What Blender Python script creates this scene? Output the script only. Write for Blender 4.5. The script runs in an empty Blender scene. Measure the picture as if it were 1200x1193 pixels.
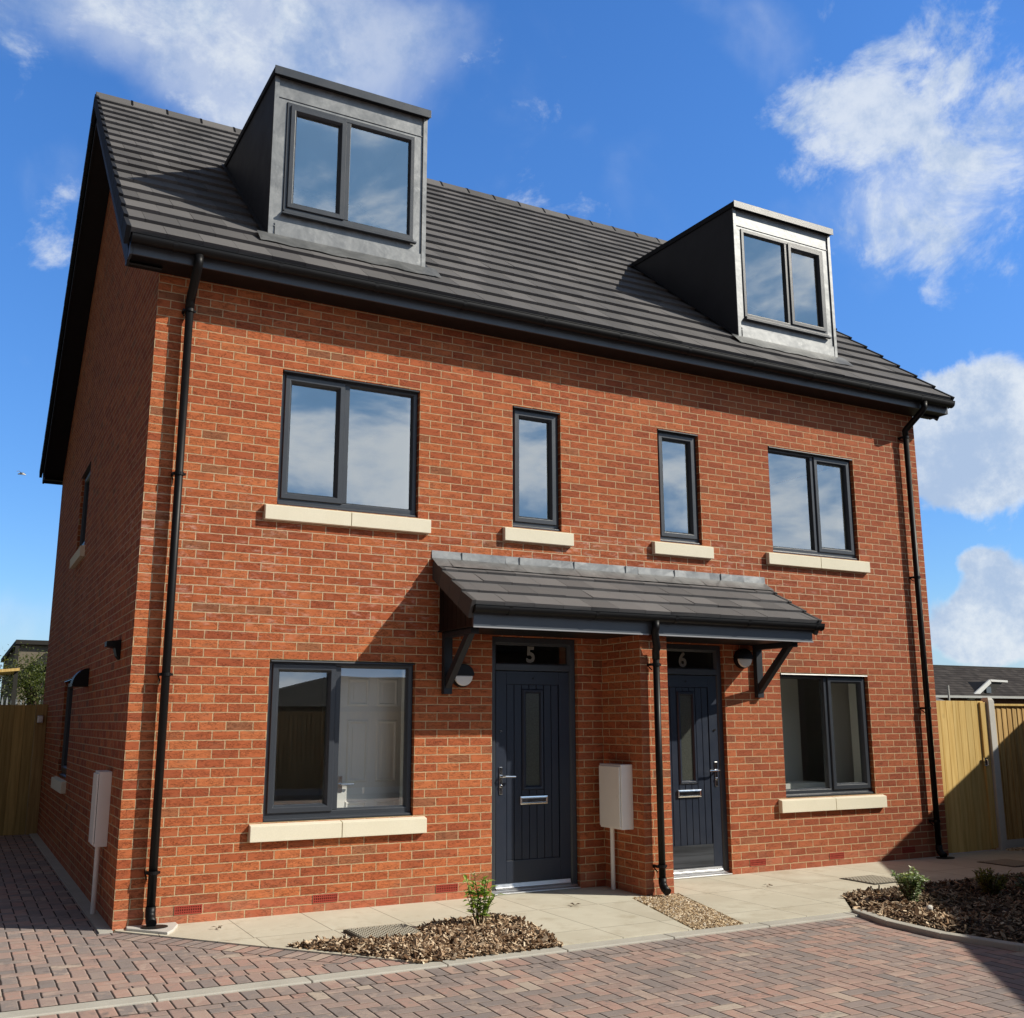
import bpy, bmesh, math, random
from mathutils import Vector, Matrix
random.seed(7)
R = math.radians
scene = bpy.context.scene
COL = scene.collection
W, D = 9.327, 9.0            # width of the pair of houses, depth
BK, CR = 0.225, 0.075        # brick length, course height
SUN = Vector((1.33, -1.0, 1.20))   # direction towards the sun

# ------------------------------------------------------------------ mesh building
class MB:
    def __init__(s, M=None):
        s.v = []; s.f = []; s.M = M
    def add(s, pts):
        b = len(s.v)
        s.v += [tuple(s.M @ Vector(p)) if s.M else tuple(p) for p in pts]
        return b
    def face(s, pts):
        b = s.add(pts); s.f.append(tuple(range(b, b + len(pts)))); return s
    def hull8(s, p):           # p: 4 bottom ccw, 4 top ccw
        b = s.add(p)
        for q in ((3, 2, 1, 0), (4, 5, 6, 7), (0, 1, 5, 4), (1, 2, 6, 5), (2, 3, 7, 6), (3, 0, 4, 7)):
            s.f.append(tuple(b + i for i in q))
        return s
    def box(s, x0, x1, y0, y1, z0, z1):
        return s.hull8([(x0, y0, z0), (x1, y0, z0), (x1, y1, z0), (x0, y1, z0), (x0, y0, z1), (x1, y0, z1), (x1, y1, z1), (x0, y1, z1)])
    def prism(s, poly, a, b):  # extrude a list of 3d points by functions: poly of (p,q) placed by a(p,q), b(p,q)
        n = len(poly)
        i0 = s.add([a(*p) for p in poly]); i1 = s.add([b(*p) for p in poly])
        s.f.append(tuple(i0 + n - 1 - k for k in range(n))); s.f.append(tuple(i1 + k for k in range(n)))
        for k in range(n):
            m = (k + 1) % n
            s.f.append((i0 + k, i0 + m, i1 + m, i1 + k))
        return s
    def xprism(s, poly, x0, x1):   # poly in (y,z)
        return s.prism(poly, lambda y, z: (x0, y, z), lambda y, z: (x1, y, z))
    def yprism(s, poly, y0, y1):   # poly in (x,z)
        return s.prism(poly, lambda x, z: (x, y0, z), lambda x, z: (x, y1, z))
    def zprism(s, poly, z0, z1):   # poly in (x,y)
        return s.prism(poly, lambda x, y: (x, y, z0), lambda x, y: (x, y, z1))
    def tube(s, path, r, n=16, caps=True):
        path = [Vector(p) for p in path]; rings = []
        rr = r if isinstance(r, (list, tuple)) else [r] * len(path)
        up = None
        for i, p in enumerate(path):
            if i == 0: t = path[1] - p
            elif i == len(path) - 1: t = p - path[-2]
            else: t = (path[i + 1] - p).normalized() + (p - path[i - 1]).normalized()
            t.normalize()
            if up is None:
                up = Vector((1, 0, 0)) if abs(t.x) < .9 else Vector((0, 1, 0))
            u = t.cross(up).normalized(); w = u.cross(t).normalized(); up = w
            rings.append(s.add([p + rr[i] * (math.cos(2 * math.pi * k / n) * w + math.sin(2 * math.pi * k / n) * u) for k in range(n)]))
        for a, b in zip(rings, rings[1:]):
            for k in range(n):
                m = (k + 1) % n
                s.f.append((a + k, a + m, b + m, b + k))
        if caps:
            s.f.append(tuple(rings[0] + n - 1 - k for k in range(n))); s.f.append(tuple(rings[-1] + k for k in range(n)))
        return s
    def ring(s, x0, x1, z0, z1, prof):
        # mitred picture frame: prof = closed list of (inset, y); x/z rectangle is the outer edge
        n = len(prof); c = []
        for (xs, zs, sx, sz) in ((x0, z0, 1, 1), (x1, z0, -1, 1), (x1, z1, -1, -1), (x0, z1, 1, -1)):
            c.append(s.add([(xs + sx * i, y, zs + sz * i) for i, y in prof]))
        for a in range(4):
            b = (a + 1) % 4
            for k in range(n):
                m = (k + 1) % n
                s.f.append((c[a] + k, c[b] + k, c[b] + m, c[a] + m))
        return s
    def wall(s, x0, x1, z0, z1, holes, y, rev):
        # sheet in the x/z plane at y with rectangular holes and reveals going to y+rev
        xs = sorted({x0, x1, *[h[0] for h in holes], *[h[1] for h in holes]}); zs = sorted({z0, z1, *[h[2] for h in holes], *[h[3] for h in holes]})
        for a, b in zip(xs, xs[1:]):
            for c, d in zip(zs, zs[1:]):
                mx, mz = (a + b) / 2, (c + d) / 2
                if any(h[0] < mx < h[1] and h[2] < mz < h[3] for h in holes): continue
                s.face([(a, y, c), (b, y, c), (b, y, d), (a, y, d)])
        for a, b, c, d in holes:
            for p, q in (((a, c), (a, d)), ((a, d), (b, d)), ((b, d), (b, c)), ((b, c), (a, c))):
                s.face([(p[0], y, p[1]), (q[0], y, q[1]), (q[0], y + rev, q[1]), (p[0], y + rev, p[1])])
        return s

def link(o, parent=None):
    COL.objects.link(o)
    if parent is not None:
        o.parent = parent
        q, m = parent, Matrix()
        while q is not None:
            m = Matrix.Translation(q.location) @ q.rotation_euler.to_matrix().to_4x4() @ (q.matrix_parent_inverse if q.parent else Matrix()) if False else m
            q = q.parent
        o.matrix_parent_inverse = wmat(parent).inverted()
    return o
def wmat(o):
    m = Matrix.Translation(o.location) @ o.rotation_euler.to_matrix().to_4x4()
    if o.parent: m = wmat(o.parent) @ o.matrix_parent_inverse @ m
    return m
def obj(name, mb, mat, parent=None, bevel=0, smooth=False, flip=False):
    me = bpy.data.meshes.new(name); me.from_pydata(mb.v, [], mb.f); me.update()
    bm = bmesh.new(); bm.from_mesh(me)
    if not flip == 'keep':
        bmesh.ops.recalc_face_normals(bm, faces=bm.faces)
    bm.to_mesh(me); bm.free()
    for m in (mat if isinstance(mat, list) else [mat]): me.materials.append(m)
    if smooth:
        for p in me.polygons: p.use_smooth = True
    o = bpy.data.objects.new(name, me); link(o, parent)
    if bevel:
        b = o.modifiers.new('edge', 'BEVEL'); b.width = bevel; b.segments = 2; b.limit_method = 'ANGLE'; b.angle_limit = R(40)
    return o
def thing(name, label, cat, loc=(0, 0, 0), group=None, rz=0):
    o = bpy.data.objects.new(name, None); COL.objects.link(o); o.location = loc; o.rotation_euler = (0, 0, rz)
    return tag(o, label, cat, group)
def tag(o, label, cat, group=None, kind=None):
    o['label'] = label; o['category'] = cat
    if group: o['group'] = group
    if kind: o['kind'] = kind
    return o
def struct(name, mb, mat, **k):
    o = obj(name, mb, mat, **k); o['kind'] = 'structure'; return o

# ------------------------------------------------------------------ node helpers
class NT:
    def __init__(s, name):
        s.mat = bpy.data.materials.new(name); s.mat.use_nodes = True
        s.t = s.mat.node_tree; s.N = s.t.nodes; s.L = s.t.links
        s.bsdf = s.N['Principled BSDF']; s.out = s.N['Material Output']
    def new(s, ty, **k):
        n = s.N.new(ty)
        for a, b in k.items(): setattr(n, a, b)
        return n
    def put(s, sock, v):
        if v is None: return
        if isinstance(v, bpy.types.NodeSocket): s.L.new(v, sock)
        elif isinstance(v, (tuple, list)) and len(v) == 3 and sock.type == 'RGBA': sock.default_value = (*v, 1)
        else: sock.default_value = v
    def m(s, op, a, b=None, c=None, clamp=False):
        n = s.new('ShaderNodeMath', operation=op); n.use_clamp = clamp
        for i, v in enumerate((a, b, c)): s.put(n.inputs[i], v)
        return n.outputs[0]
    def vm(s, op, a, b=None):
        n = s.new('ShaderNodeVectorMath', operation=op); s.put(n.inputs[0], a); s.put(n.inputs[1], b)
        return n.outputs['Value'] if op in ('DOT_PRODUCT', 'LENGTH', 'DISTANCE') else n.outputs[0]
    def xyz(s, x, y, z):
        n = s.new('ShaderNodeCombineXYZ')
        for i, v in enumerate((x, y, z)): s.put(n.inputs[i], v)
        return n.outputs[0]
    def sep(s, v):
        n = s.new('ShaderNodeSeparateXYZ'); s.put(n.inputs[0], v); return n.outputs
    def pos(s): return s.new('ShaderNodeNewGeometry').outputs['Position']
    def nrm(s): return s.new('ShaderNodeNewGeometry').outputs['True Normal']
    def objc(s): return s.new('ShaderNodeTexCoord').outputs['Object']
    def rand(s, v):
        n = s.new('ShaderNodeTexWhiteNoise', noise_dimensions='3D'); s.put(n.inputs['Vector'], v); return n.outputs['Value'], n.outputs['Color']
    def noise(s, v, scale, detail=4, rough=.55, dist=0):
        n = s.new('ShaderNodeTexNoise'); s.put(n.inputs['Vector'], v)
        n.inputs['Scale'].default_value = scale; n.inputs['Detail'].default_value = detail; n.inputs['Roughness'].default_value = rough; n.inputs['Distortion'].default_value = dist
        return n.outputs[0]
    def mix(s, f, a, b, mode='MIX'):
        n = s.new('ShaderNodeMix', data_type='RGBA', blend_type=mode); n.clamp_factor = True
        s.put(n.inputs[0], f); s.put(n.inputs[6], a); s.put(n.inputs[7], b); return n.outputs[2]
    def ramp(s, f, stops, interp='LINEAR'):
        n = s.new('ShaderNodeValToRGB'); n.color_ramp.interpolation = interp; e = n.color_ramp.elements
        while len(e) < len(stops): e.new(0.5)
        for el, (p, c) in zip(e, stops): el.position = p; el.color = (*c, 1)
        s.put(n.inputs[0], f); return n.outputs[0]
    def step(s, v, a, b):      # smoothstep
        n = s.new('ShaderNodeMapRange', interpolation_type='SMOOTHSTEP'); s.put(n.inputs[0], v); s.put(n.inputs[1], a); s.put(n.inputs[2], b); return n.outputs[0]
    def bump(s, h, strength=1, dist=.005):
        n = s.new('ShaderNodeBump'); n.inputs['Strength'].default_value = strength; n.inputs['Distance'].default_value = dist; s.put(n.inputs['Height'], h)
        s.L.new(n.outputs[0], s.bsdf.inputs['Normal'])
    def done(s, col=None, rough=.6, metal=0, spec=.4):
        s.put(s.bsdf.inputs['Base Color'], col); s.put(s.bsdf.inputs['Roughness'], rough); s.put(s.bsdf.inputs['Metallic'], metal)
        s.put(s.bsdf.inputs['Specular IOR Level'], spec); return s.mat

def plain(name, col, rough=.5, metal=0, spec=.4, var=.12, scale=9, bump=0, bscale=60):
    n = NT(name); p = n.objc()
    k = n.noise(p, scale, 5, .6)
    c = n.mix(n.m('MULTIPLY', k, 1.0), tuple(x * (1 - var) for x in col), tuple(min(1, x * (1 + var)) for x in col))
    rv = n.m('ADD', n.m('MULTIPLY', n.noise(p, scale * 2.3, 4), .18), rough - .09)
    if bump: n.bump(n.noise(p, bscale, 3), 1, bump)
    return n.done(c, rv, metal, spec)

# ------------------------------------------------------------------ materials
def brick_mat():
    n = NT('red_brick'); P = n.sep(n.pos()); Nn = n.sep(n.nrm())
    side = n.m('GREATER_THAN', n.m('ABSOLUTE', Nn[0]), n.m('ABSOLUTE', Nn[1]))
    along = n.m('ADD', n.m('MULTIPLY', P[0], n.m('SUBTRACT', 1, side)), n.m('MULTIPLY', n.m('ADD', P[1], .1125), side))
    wob = n.m('MULTIPLY', n.m('SUBTRACT', n.noise(n.pos(), 22, 3), .5), .007)
    z = n.m('ADD', P[2], wob)
    row = n.m('FLOOR', n.m('DIVIDE', P[2], CR))
    off = n.m('MULTIPLY', n.m('SUBTRACT', 1, n.m('FLOORED_MODULO', row, 2)), .5)
    u0 = n.m('DIVIDE', n.m('ADD', n.m('ADD', along, wob), 100 * BK), BK)
    jit = n.m('MULTIPLY', n.m('SUBTRACT', n.rand(n.xyz(row, 3.3, 0))[0], .5), .05)
    u = n.m('ADD', n.m('ADD', u0, off), jit)
    col_ = n.m('FLOOR', u); fu = n.m('FRACT', u); fv = n.m('FRACT', n.m('DIVIDE', n.m('ADD', z, 10 * CR), CR))
    du = n.m('MULTIPLY', n.m('MINIMUM', fu, n.m('SUBTRACT', 1, fu)), BK)
    dv = n.m('MULTIPLY', n.m('MINIMUM', fv, n.m('SUBTRACT', 1, fv)), CR)
    d = n.m('MINIMUM', du, dv)
    brickmask = n.step(d, .0031, .0054)
    idv = n.xyz(col_, row, n.m('MULTIPLY', side, 7.7))
    r1, rc = n.rand(idv); r2, _ = n.rand(n.vm('ADD', idv, (17.3, 5.1, 2.2))); r3, _ = n.rand(n.vm('ADD', idv, (3.3, 55.1, 9.2)))
    base = n.ramp(r1, [(0, (.36, .094, .042)), (.3, (.44, .122, .050)), (.6, (.49, .144, .056)), (.85, (.55, .178, .069)), (1, (.45, .125, .054))])
    dark = n.step(r2, .945, .985)
    base = n.mix(n.m('MULTIPLY', dark, .6), base, (.23, .125, .070))
    # inside each brick: vertical drag marks, creases, kiln flash
    q = n.vm('ADD', n.vm('MULTIPLY', n.pos(), (1, 1, 3.2)), n.vm('MULTIPLY', rc, (9, 9, 9)))
    creN = n.noise(q, 16, 5, .65, 1.2)
    crease = n.m('SUBTRACT', 1, n.step(n.m('ABSOLUTE', n.m('SUBTRACT', creN, .5)), .0, .028))
    crease = n.m('MULTIPLY', crease, n.step(n.noise(q, 7, 2), .36, .50))
    mott = n.noise(q, 30, 5, .65)
    base = n.mix(.55, base, n.mix(mott, (.50, .48, .48), (1.50, 1.45, 1.40)), 'MULTIPLY')
    base = n.mix(n.m('MULTIPLY', crease, .80), base, (.12, .028, .014))
    flash = n.m('MULTIPLY', n.step(n.noise(q, 5.5, 3), .52, .72), n.step(r3, .35, .9))
    base = n.mix(n.m('MULTIPLY', flash, .40), base, (.30, .15, .085))
    # pale bloom of salts, strongest in a band below the first-floor sills
    band = n.m('MULTIPLY', n.step(P[2], 2.0, 2.9), n.m('SUBTRACT', 1, n.step(P[2], 3.25, 4.0)))
    big = n.step(n.noise(n.pos(), 1.1, 4, .6), .42, .66)
    bloom = n.m('MULTIPLY', n.step(n.noise(q, 9, 4, .6), .50, .74), n.m('MULTIPLY', n.m('ADD', .12, n.m('MULTIPLY', band, 1.3)), n.m('ADD', .15, big)))
    base = n.mix(n.m('MULTIPLY', bloom, .6), base, (.70, .44, .35))
    # the two courses under the damp course are a smoother, pinker brick
    plinth = n.m('LESS_THAN', P[2], 2 * CR)
    base = n.mix(n.m('MULTIPLY', plinth, .6), base, n.mix(r1, (.46, .105, .055), (.58, .22, .13)))
    # vignette painted into the brick colour: the front turns browner towards the right
    vignette = n.m('MULTIPLY', n.step(n.m('ADD', P[0], n.m('MULTIPLY', n.noise(n.pos(), .9, 3), 1.6)), 2.5, 9.0), n.m('SUBTRACT', 1, side))
    base = n.mix(n.m('MULTIPLY', vignette, .5), base, n.mix(r1, (.26, .075, .045), (.37, .115, .065)))
    weather = n.noise(n.pos(), .55, 5, .6)
    base = n.mix(.5, base, n.mix(weather, (.72, .70, .70), (1.22, 1.2, 1.2)), 'MULTIPLY')
    splash = n.m('MULTIPLY', n.m('SUBTRACT', 1, n.step(P[2], .02, .42)), n.step(n.noise(n.pos(), 3.5, 5, .7), .40, .75))
    base = n.mix(n.m('MULTIPLY', splash, .55), base, (.34, .20, .125))
    mort = n.mix(n.noise(n.pos(), 40, 4), (.47, .33, .19), (.73, .56, .345))
    mort = n.mix(n.m('MULTIPLY', band, .25), mort, (.76, .64, .50))
    colr = n.mix(brickmask, mort, base)
    h = n.m('ADD', n.m('MULTIPLY', brickmask, 1.0), n.m('SUBTRACT', n.m('MULTIPLY', mott, .45), n.m('MULTIPLY', crease, .55)))
    n.bump(h, .8, .006)
    return n.done(colr, .88, 0, .2)

def paving_mat():
    # 200 x 100 mm clay blocks laid in a 90 degree herringbone
    n = NT('block_paving'); P = n.sep(n.pos()); w = .1
    x = n.m('DIVIDE', n.m('ADD', P[0], 50.02), w); y = n.m('DIVIDE', n.m('SUBTRACT', 80.07, P[1]), w)
    wob = n.m('MULTIPLY', n.m('SUBTRACT', n.noise(n.pos(), 9, 2), .5), .10)
    x = n.m('ADD', x, wob); y = n.m('ADD', y, wob)
    i = n.m('FLOOR', x); j = n.m('FLOOR', y)
    k = n.m('FLOORED_MODULO', n.m('SUBTRACT', i, j), 4)
    H = n.m('LESS_THAN', k, 1.5); V = n.m('SUBTRACT', 1, H)
    up = n.m('COMPARE', k, 2, .2)
    fx = n.m('SUBTRACT', x, i); fy = n.m('SUBTRACT', y, j)
    al = n.m('ADD', n.m('MULTIPLY', H, n.m('ADD', fx, k)), n.m('MULTIPLY', V, n.m('ADD', fy, up)))
    ac = n.m('ADD', n.m('MULTIPLY', H, fy), n.m('MULTIPLY', V, fx))
    da = n.m('MINIMUM', al, n.m('SUBTRACT', 2, al)); dc = n.m('MINIMUM', ac, n.m('SUBTRACT', 1, ac))
    # distance to joints running along y and along x
    dY = n.m('ADD', n.m('MULTIPLY', H, da), n.m('MULTIPLY', V, dc)); dX = n.m('ADD', n.m('MULTIPLY', H, dc), n.m('MULTIPLY', V, da))
    d = n.m('MINIMUM', dX, dY)
    idv = n.xyz(n.m('SUBTRACT', i, n.m('MULTIPLY', H, k)), n.m('SUBTRACT', j, n.m('MULTIPLY', V, up)), H)
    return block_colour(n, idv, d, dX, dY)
def block_colour(n, idv, d, dX, dY):
    r1, rc = n.rand(idv); r2, _ = n.rand(n.vm('ADD', idv, (7, 3, 31)))
    base = n.ramp(r1, [(0, (.27, .235, .225)), (.3, (.335, .275, .255)), (.55, (.395, .285, .25)), (.78, (.45, .288, .243)), (.92, (.48, .33, .275)), (1, (.50, .43, .36))])
    big = n.noise(n.pos(), .8, 4, .6)
    base = n.mix(n.step(big, .45, .7), base, n.mix(.5, base, (.25, .22, .215)))
    q = n.vm('ADD', n.pos(), n.vm('MULTIPLY', rc, (5, 5, 5)))
    base = n.mix(n.m('MULTIPLY', n.step(n.noise(q, 13, 5, .65), .46, .66), .8), base, n.mix(r2, (.18, .155, .152), (.54, .42, .355)))
    base = n.mix(.6, base, n.mix(n.noise(q, 130, 4, .7), (.55, .55, .55), (1.45, 1.45, 1.45)), 'MULTIPLY')
    dust = n.m('MULTIPLY', n.step(n.noise(n.pos(), 5, 5, .7), .60, .8), .35)
    base = n.mix(dust, base, (.55, .46, .37))
    stain = n.m('MULTIPLY', n.step(n.noise(n.vm('MULTIPLY', n.pos(), (.5, 1.6, 1)), 1.1, 5, .65), .52, .76), .2)
    base = n.mix(stain, base, (.15, .125, .12))
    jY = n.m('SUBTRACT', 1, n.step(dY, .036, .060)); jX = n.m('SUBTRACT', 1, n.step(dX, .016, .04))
    sand = n.mix(n.noise(n.pos(), 60, 3), (.22, .165, .13), (.46, .37, .28))
    base = n.mix(n.m('MULTIPLY', jX, .75), base, sand)
    base = n.mix(n.m('MULTIPLY', jY, .92), base, (.016, .012, .011))  # shade in the y-running joints painted as near-black colour
    h = n.m('ADD', n.step(d, .01, .11), n.m('MULTIPLY', n.noise(q, 90, 3), .18))
    h = n.m('ADD', h, n.m('MULTIPLY', rc if False else r2, .25))
    n.bump(h, .7, .006)
    return n.done(base, .9, 0, .2)
def row_mat(ox, oy, ang, name='edging_blocks'):
    # one row of blocks side by side; joints across the row
    n = NT(name); P = n.sep(n.pos()); c, s_ = math.cos(ang), math.sin(ang)
    dx = n.m('SUBTRACT', P[0], ox); dy = n.m('SUBTRACT', P[1], oy)
    t = n.m('DIVIDE', n.m('ADD', n.m('MULTIPLY', dx, c), n.m('MULTIPLY', dy, s_)), .1)
    a = n.m('DIVIDE', n.m('SUBTRACT', n.m('MULTIPLY', dy, c), n.m('MULTIPLY', dx, s_)), .1)
    f = n.m('FRACT', n.m('ADD', t, 100)); dd = n.m('MINIMUM', f, n.m('SUBTRACT', 1, f))
    aa = n.m('SUBTRACT', 1, n.m('ABSOLUTE', a))
    return block_colour(n, n.xyz(n.m('FLOOR', t), ox * 7, oy * 3), n.m('MINIMUM', dd, n.m('ADD', aa, .12)), aa, dd)

def slab_mat():
    n = NT('concrete_slabs'); P = n.sep(n.pos())
    x = n.m('DIVIDE', n.m('ADD', P[0], 60 - .295), .6); y = n.m('DIVIDE', n.m('ADD', P[1], 50 + .82 - .0), .9)
    y = n.m('ADD', y, -.555555)
    row = n.m('FLOOR', y)
    x = n.m('ADD', x, n.m('MULTIPLY', n.m('FLOORED_MODULO', row, 2), .02))
    fx = n.m('FRACT', x); fy = n.m('FRACT', y)
    d = n.m('MINIMUM', n.m('MULTIPLY', n.m('MINIMUM', fx, n.m('SUBTRACT', 1, fx)), .6), n.m('MULTIPLY', n.m('MINIMUM', fy, n.m('SUBTRACT', 1, fy)), .9))
    j = n.m('SUBTRACT', 1, n.step(d, .0015, .005))
    r, rc = n.rand(n.xyz(n.m('FLOOR', x), row, 0))
    base = n.mix(r, (.54, .50, .40), (.63, .60, .49))
    base = n.mix(n.step(n.noise(n.pos(), 1.6, 5, .65), .4, .7), base, (.66, .63, .52))
    base = n.mix(n.m('MULTIPLY', n.step(n.noise(n.pos(), 3.1, 5, .7), .5, .78), .6), base, (.38, .32, .22))
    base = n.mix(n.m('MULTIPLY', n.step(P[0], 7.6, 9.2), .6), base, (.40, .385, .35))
    base = n.mix(.35, base, n.mix(n.noise(n.pos(), 150, 3, .7), (.6, .6, .6), (1.4, 1.4, 1.4)), 'MULTIPLY')
    base = n.mix(n.m('MULTIPLY', j, .8), base, (.13, .10, .07))
    h = n.m('ADD', n.m('MULTIPLY', n.m('SUBTRACT', 1, j), 1), n.m('MULTIPLY', n.noise(n.pos(), 120, 3), .2))
    n.bump(h, .5, .003)
    return n.done(base, .85, 0, .25)

def concrete_mat(name, a, b, scale=6):
    n = NT(name); p = n.pos()
    c = n.mix(n.noise(p, scale, 5, .65), a, b)
    c = n.mix(.35, c, n.mix(n.noise(p, 140, 3, .7), (.6, .6, .6), (1.4, 1.4, 1.4)), 'MULTIPLY')
    n.bump(n.noise(p, 110, 4), .4, .003)
    return n.done(c, .9, 0, .2)

def tile_mat(name='roof_tile', k=1.0):
    n = NT(name); p = n.pos()
    c = n.mix(n.noise(p, 1.2, 5, .6), (.100 * k, .098 * k, .101 * k), (.150 * k, .145 * k, .146 * k))
    g = n.new('ShaderNodeNewGeometry').outputs['Random Per Island']
    c = n.mix(.6, c, n.mix(g, (.62, .62, .63), (1.38, 1.36, 1.34)), 'MULTIPLY')
    c = n.mix(n.m('MULTIPLY', n.step(n.noise(p, 2.2, 5, .7), .55, .8), .35), c, (.20 * k, .19 * k, .17 * k))
    c = n.mix(.4, c, n.mix(n.noise(p, 180, 3, .7), (.5, .5, .5), (1.5, 1.5, 1.5)), 'MULTIPLY')
    n.bump(n.noise(p, 160, 3), .35, .003)
    return n.done(c, .8, 0, .3)

def lead_mat():
    n = NT('lead_sheet'); p = n.pos()
    k = n.noise(p, 4, 6, .7, .8)
    c = n.mix(n.step(k, .25, .8), (.145, .151, .156), (.27, .278, .282))
    c = n.mix(n.m('MULTIPLY', n.step(n.noise(p, 9, 5, .7), .55, .75), .45), c, (.38, .385, .38))
    n.bump(n.noise(p, 5, 3, .55), .35, .012)
    return n.done(c, n.m('ADD', .36, n.m('MULTIPLY', k, .22)), .5, .5)

def wood_mat(name, a, b, axis=2, scale=1.0):
    n = NT(name); p = n.objc(); g = n.new('ShaderNodeNewGeometry').outputs['Random Per Island']
    st = [26, 26, 26]; st[axis] = 1.3
    q = n.vm('ADD', n.vm('MULTIPLY', p, tuple(x * scale for x in st)), n.xyz(n.m('MULTIPLY', g, 31), n.m('MULTIPLY', g, 17), n.m('MULTIPLY', g, 9)))
    k = n.noise(q, 1, 5, .6, .6)
    c = n.mix(n.step(k, .3, .7), a, b)
    c = n.mix(.5, c, n.mix(g, (.72, .74, .74), (1.22, 1.2, 1.15)), 'MULTIPLY')
    v = n.new('ShaderNodeTexVoronoi'); n.put(v.inputs['Vector'], n.vm('MULTIPLY', q, (.10, .10, 1.4) if axis == 2 else (1.4, .1, .1))); v.inputs['Scale'].default_value = 1
    kn = n.m('SUBTRACT', 1, n.step(v.outputs['Distance'], .04, .13))
    c = n.mix(n.m('MULTIPLY', kn, .65), c, tuple(x * .3 for x in a))
    n.bump(k, .3, .003)
    return n.done(c, .75, 0, .25)

def glass_mat(name='window_glass', k0=.17, tint=(.80, .86, .85), ripple=0.0):
    n = NT(name); N, L = n.N, n.L
    tr = n.new('ShaderNodeBsdfTransparent'); tr.inputs[0].default_value = (*tint, 1)
    gl = n.new('ShaderNodeBsdfGlossy'); gl.inputs['Roughness'].default_value = 0.0; gl.inputs['Color'].default_value = (.93, .97, 1, 1)
    lw = n.new('ShaderNodeLayerWeight'); lw.inputs['Blend'].default_value = .5
    f = n.m('ADD', n.m('MULTIPLY', n.m('POWER', lw.outputs['Facing'], 4.0), 1 - k0), k0)
    bp = n.new('ShaderNodeBump'); bp.inputs['Strength'].default_value = .12 if not ripple else .3; bp.inputs['Distance'].default_value = .01 + ripple
    L.new(n.noise(n.pos(), .9 if not ripple else 30, 1), bp.inputs['Height']); L.new(bp.outputs[0], gl.inputs['Normal'])
    mx = n.new('ShaderNodeMixShader'); L.new(f, mx.inputs[0]); L.new(tr.outputs[0], mx.inputs[1]); L.new(gl.outputs[0], mx.inputs[2])
    L.new(mx.outputs[0], n.out.inputs['Surface']); return n.mat

def leaf_mat(name, a, b, c=None):
    n = NT(name); g = n.new('ShaderNodeNewGeometry').outputs['Random Per Island']
    col = n.mix(g, a, b)
    if c: col = n.mix(n.step(g, .62, .70), col, c)
    n.bsdf.inputs['Subsurface Weight'].default_value = 0
    tr = n.new('ShaderNodeBsdfTranslucent'); n.put(tr.inputs[0], n.mix(1, col, (1.2, 1.5, .5), 'MULTIPLY'))
    m = n.done(col, .45, 0, .4)
    mx = n.new('ShaderNodeMixShader'); mx.inputs[0].default_value = .3
    n.L.new(n.bsdf.outputs[0], mx.inputs[1]); n.L.new(tr.outputs[0], mx.inputs[2]); n.L.new(mx.outputs[0], n.out.inputs['Surface'])
    return m
def chip_mat(name, stops):
    n = NT(name); g = n.new('ShaderNodeNewGeometry').outputs['Random Per Island']
    c = n.ramp(g, stops); c = n.mix(.5, c, n.mix(n.noise(n.pos(), 90, 4, .7), (.5, .5, .5), (1.5, 1.5, 1.5)), 'MULTIPLY')
    return n.done(c, .85, 0, .2)

M_brick = brick_mat(); M_pave = paving_mat(); M_slab = slab_mat()
M_kerb = concrete_mat('kerb_concrete', (.38, .365, .32), (.60, .58, .52), 4)
M_post = concrete_mat('post_concrete', (.48, .47, .44), (.66, .64, .60))
M_tile = tile_mat(); M_tile2 = tile_mat('porch_tile', 1.05); M_lead = lead_mat()
M_sill = concrete_mat('cast_stone', (.76, .70, .54), (.85, .80, .65), 3)
M_frame = plain('grey_upvc', (.036, .042, .053), .36, 0, .5, .08, 3, .0006, 300)
M_fascia = plain('grey_fascia', (.062, .073, .090), .38, 0, .5, .1, 2, .0006, 200)
M_bracket = plain('dark_bracket', (.022, .026, .033), .5, 0, .3, .15, 5)
M_canverge = tile_mat('canopy_verge_tile', .55)
M_edge_light = plain('lit_trim', (.30, .31, .33), .4, 0, .4, .1, 4)
M_black = plain('black_upvc', (.005, .005, .006), .46, 0, .25, .2, 4)
M_soffit = plain('black_soffit', (.008, .008, .009), .5, 0, .3, .2, 4)
M_verge = plain('slate_grey_verge', (.020, .022, .027), .65, 0, .18, .3, 6)
M_cheek = plain('charcoal_cladding', (.034, .037, .044), .55, 0, .35, .25, 2.5)
M_navy = wood_mat('navy_door', (.017, .026, .046), (.022, .033, .056), 2, .8)
M_navy_p = plain('navy_panel', (.012, .019, .037), .42, 0, .5, .12, 4, .0012, 120)
M_kick = wood_mat('kick_plate', (.010, .012, .016), (.055, .062, .075), 0, .5)
M_chrome = plain('chrome', (.78, .78, .78), .16, 1, .5, .06, 8)
M_alu = plain('brushed_aluminium', (.72, .73, .75), .32, .9, .5, .06, 8)
M_glass = glass_mat(k0=.36, tint=(.98, 1, .99)); M_glassd = glass_mat('obscure_glass', .16, (.42, .46, .44), 0)
M_glassg = glass_mat('ground_floor_glass', .22, (1, 1, 1))
M_obscure = plain('patterned_glass', (.060, .066, .058), .14, 0, .6, .75, 70, .002, 90)
M_meter = plain('white_grp', (.88, .86, .83), .45, 0, .4, .05, 5)
M_air = plain('terracotta', (.36, .060, .040), .8, 0, .2, .15, 20)
M_airdark = plain('airbrick_hole', (.09, .018, .012), .9, 0, .1, .2, 20)
M_lampw = plain('opal_diffuser', (.84, .82, .78), .35, 0, .5, .05, 6)
M_plaster = plain('white_plaster', (.70, .71, .68), .8, 0, .2, .04, 2)
M_wallin = plain('room_paint', (.74, .76, .70), .85, 0, .2, .05, 2)
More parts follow.
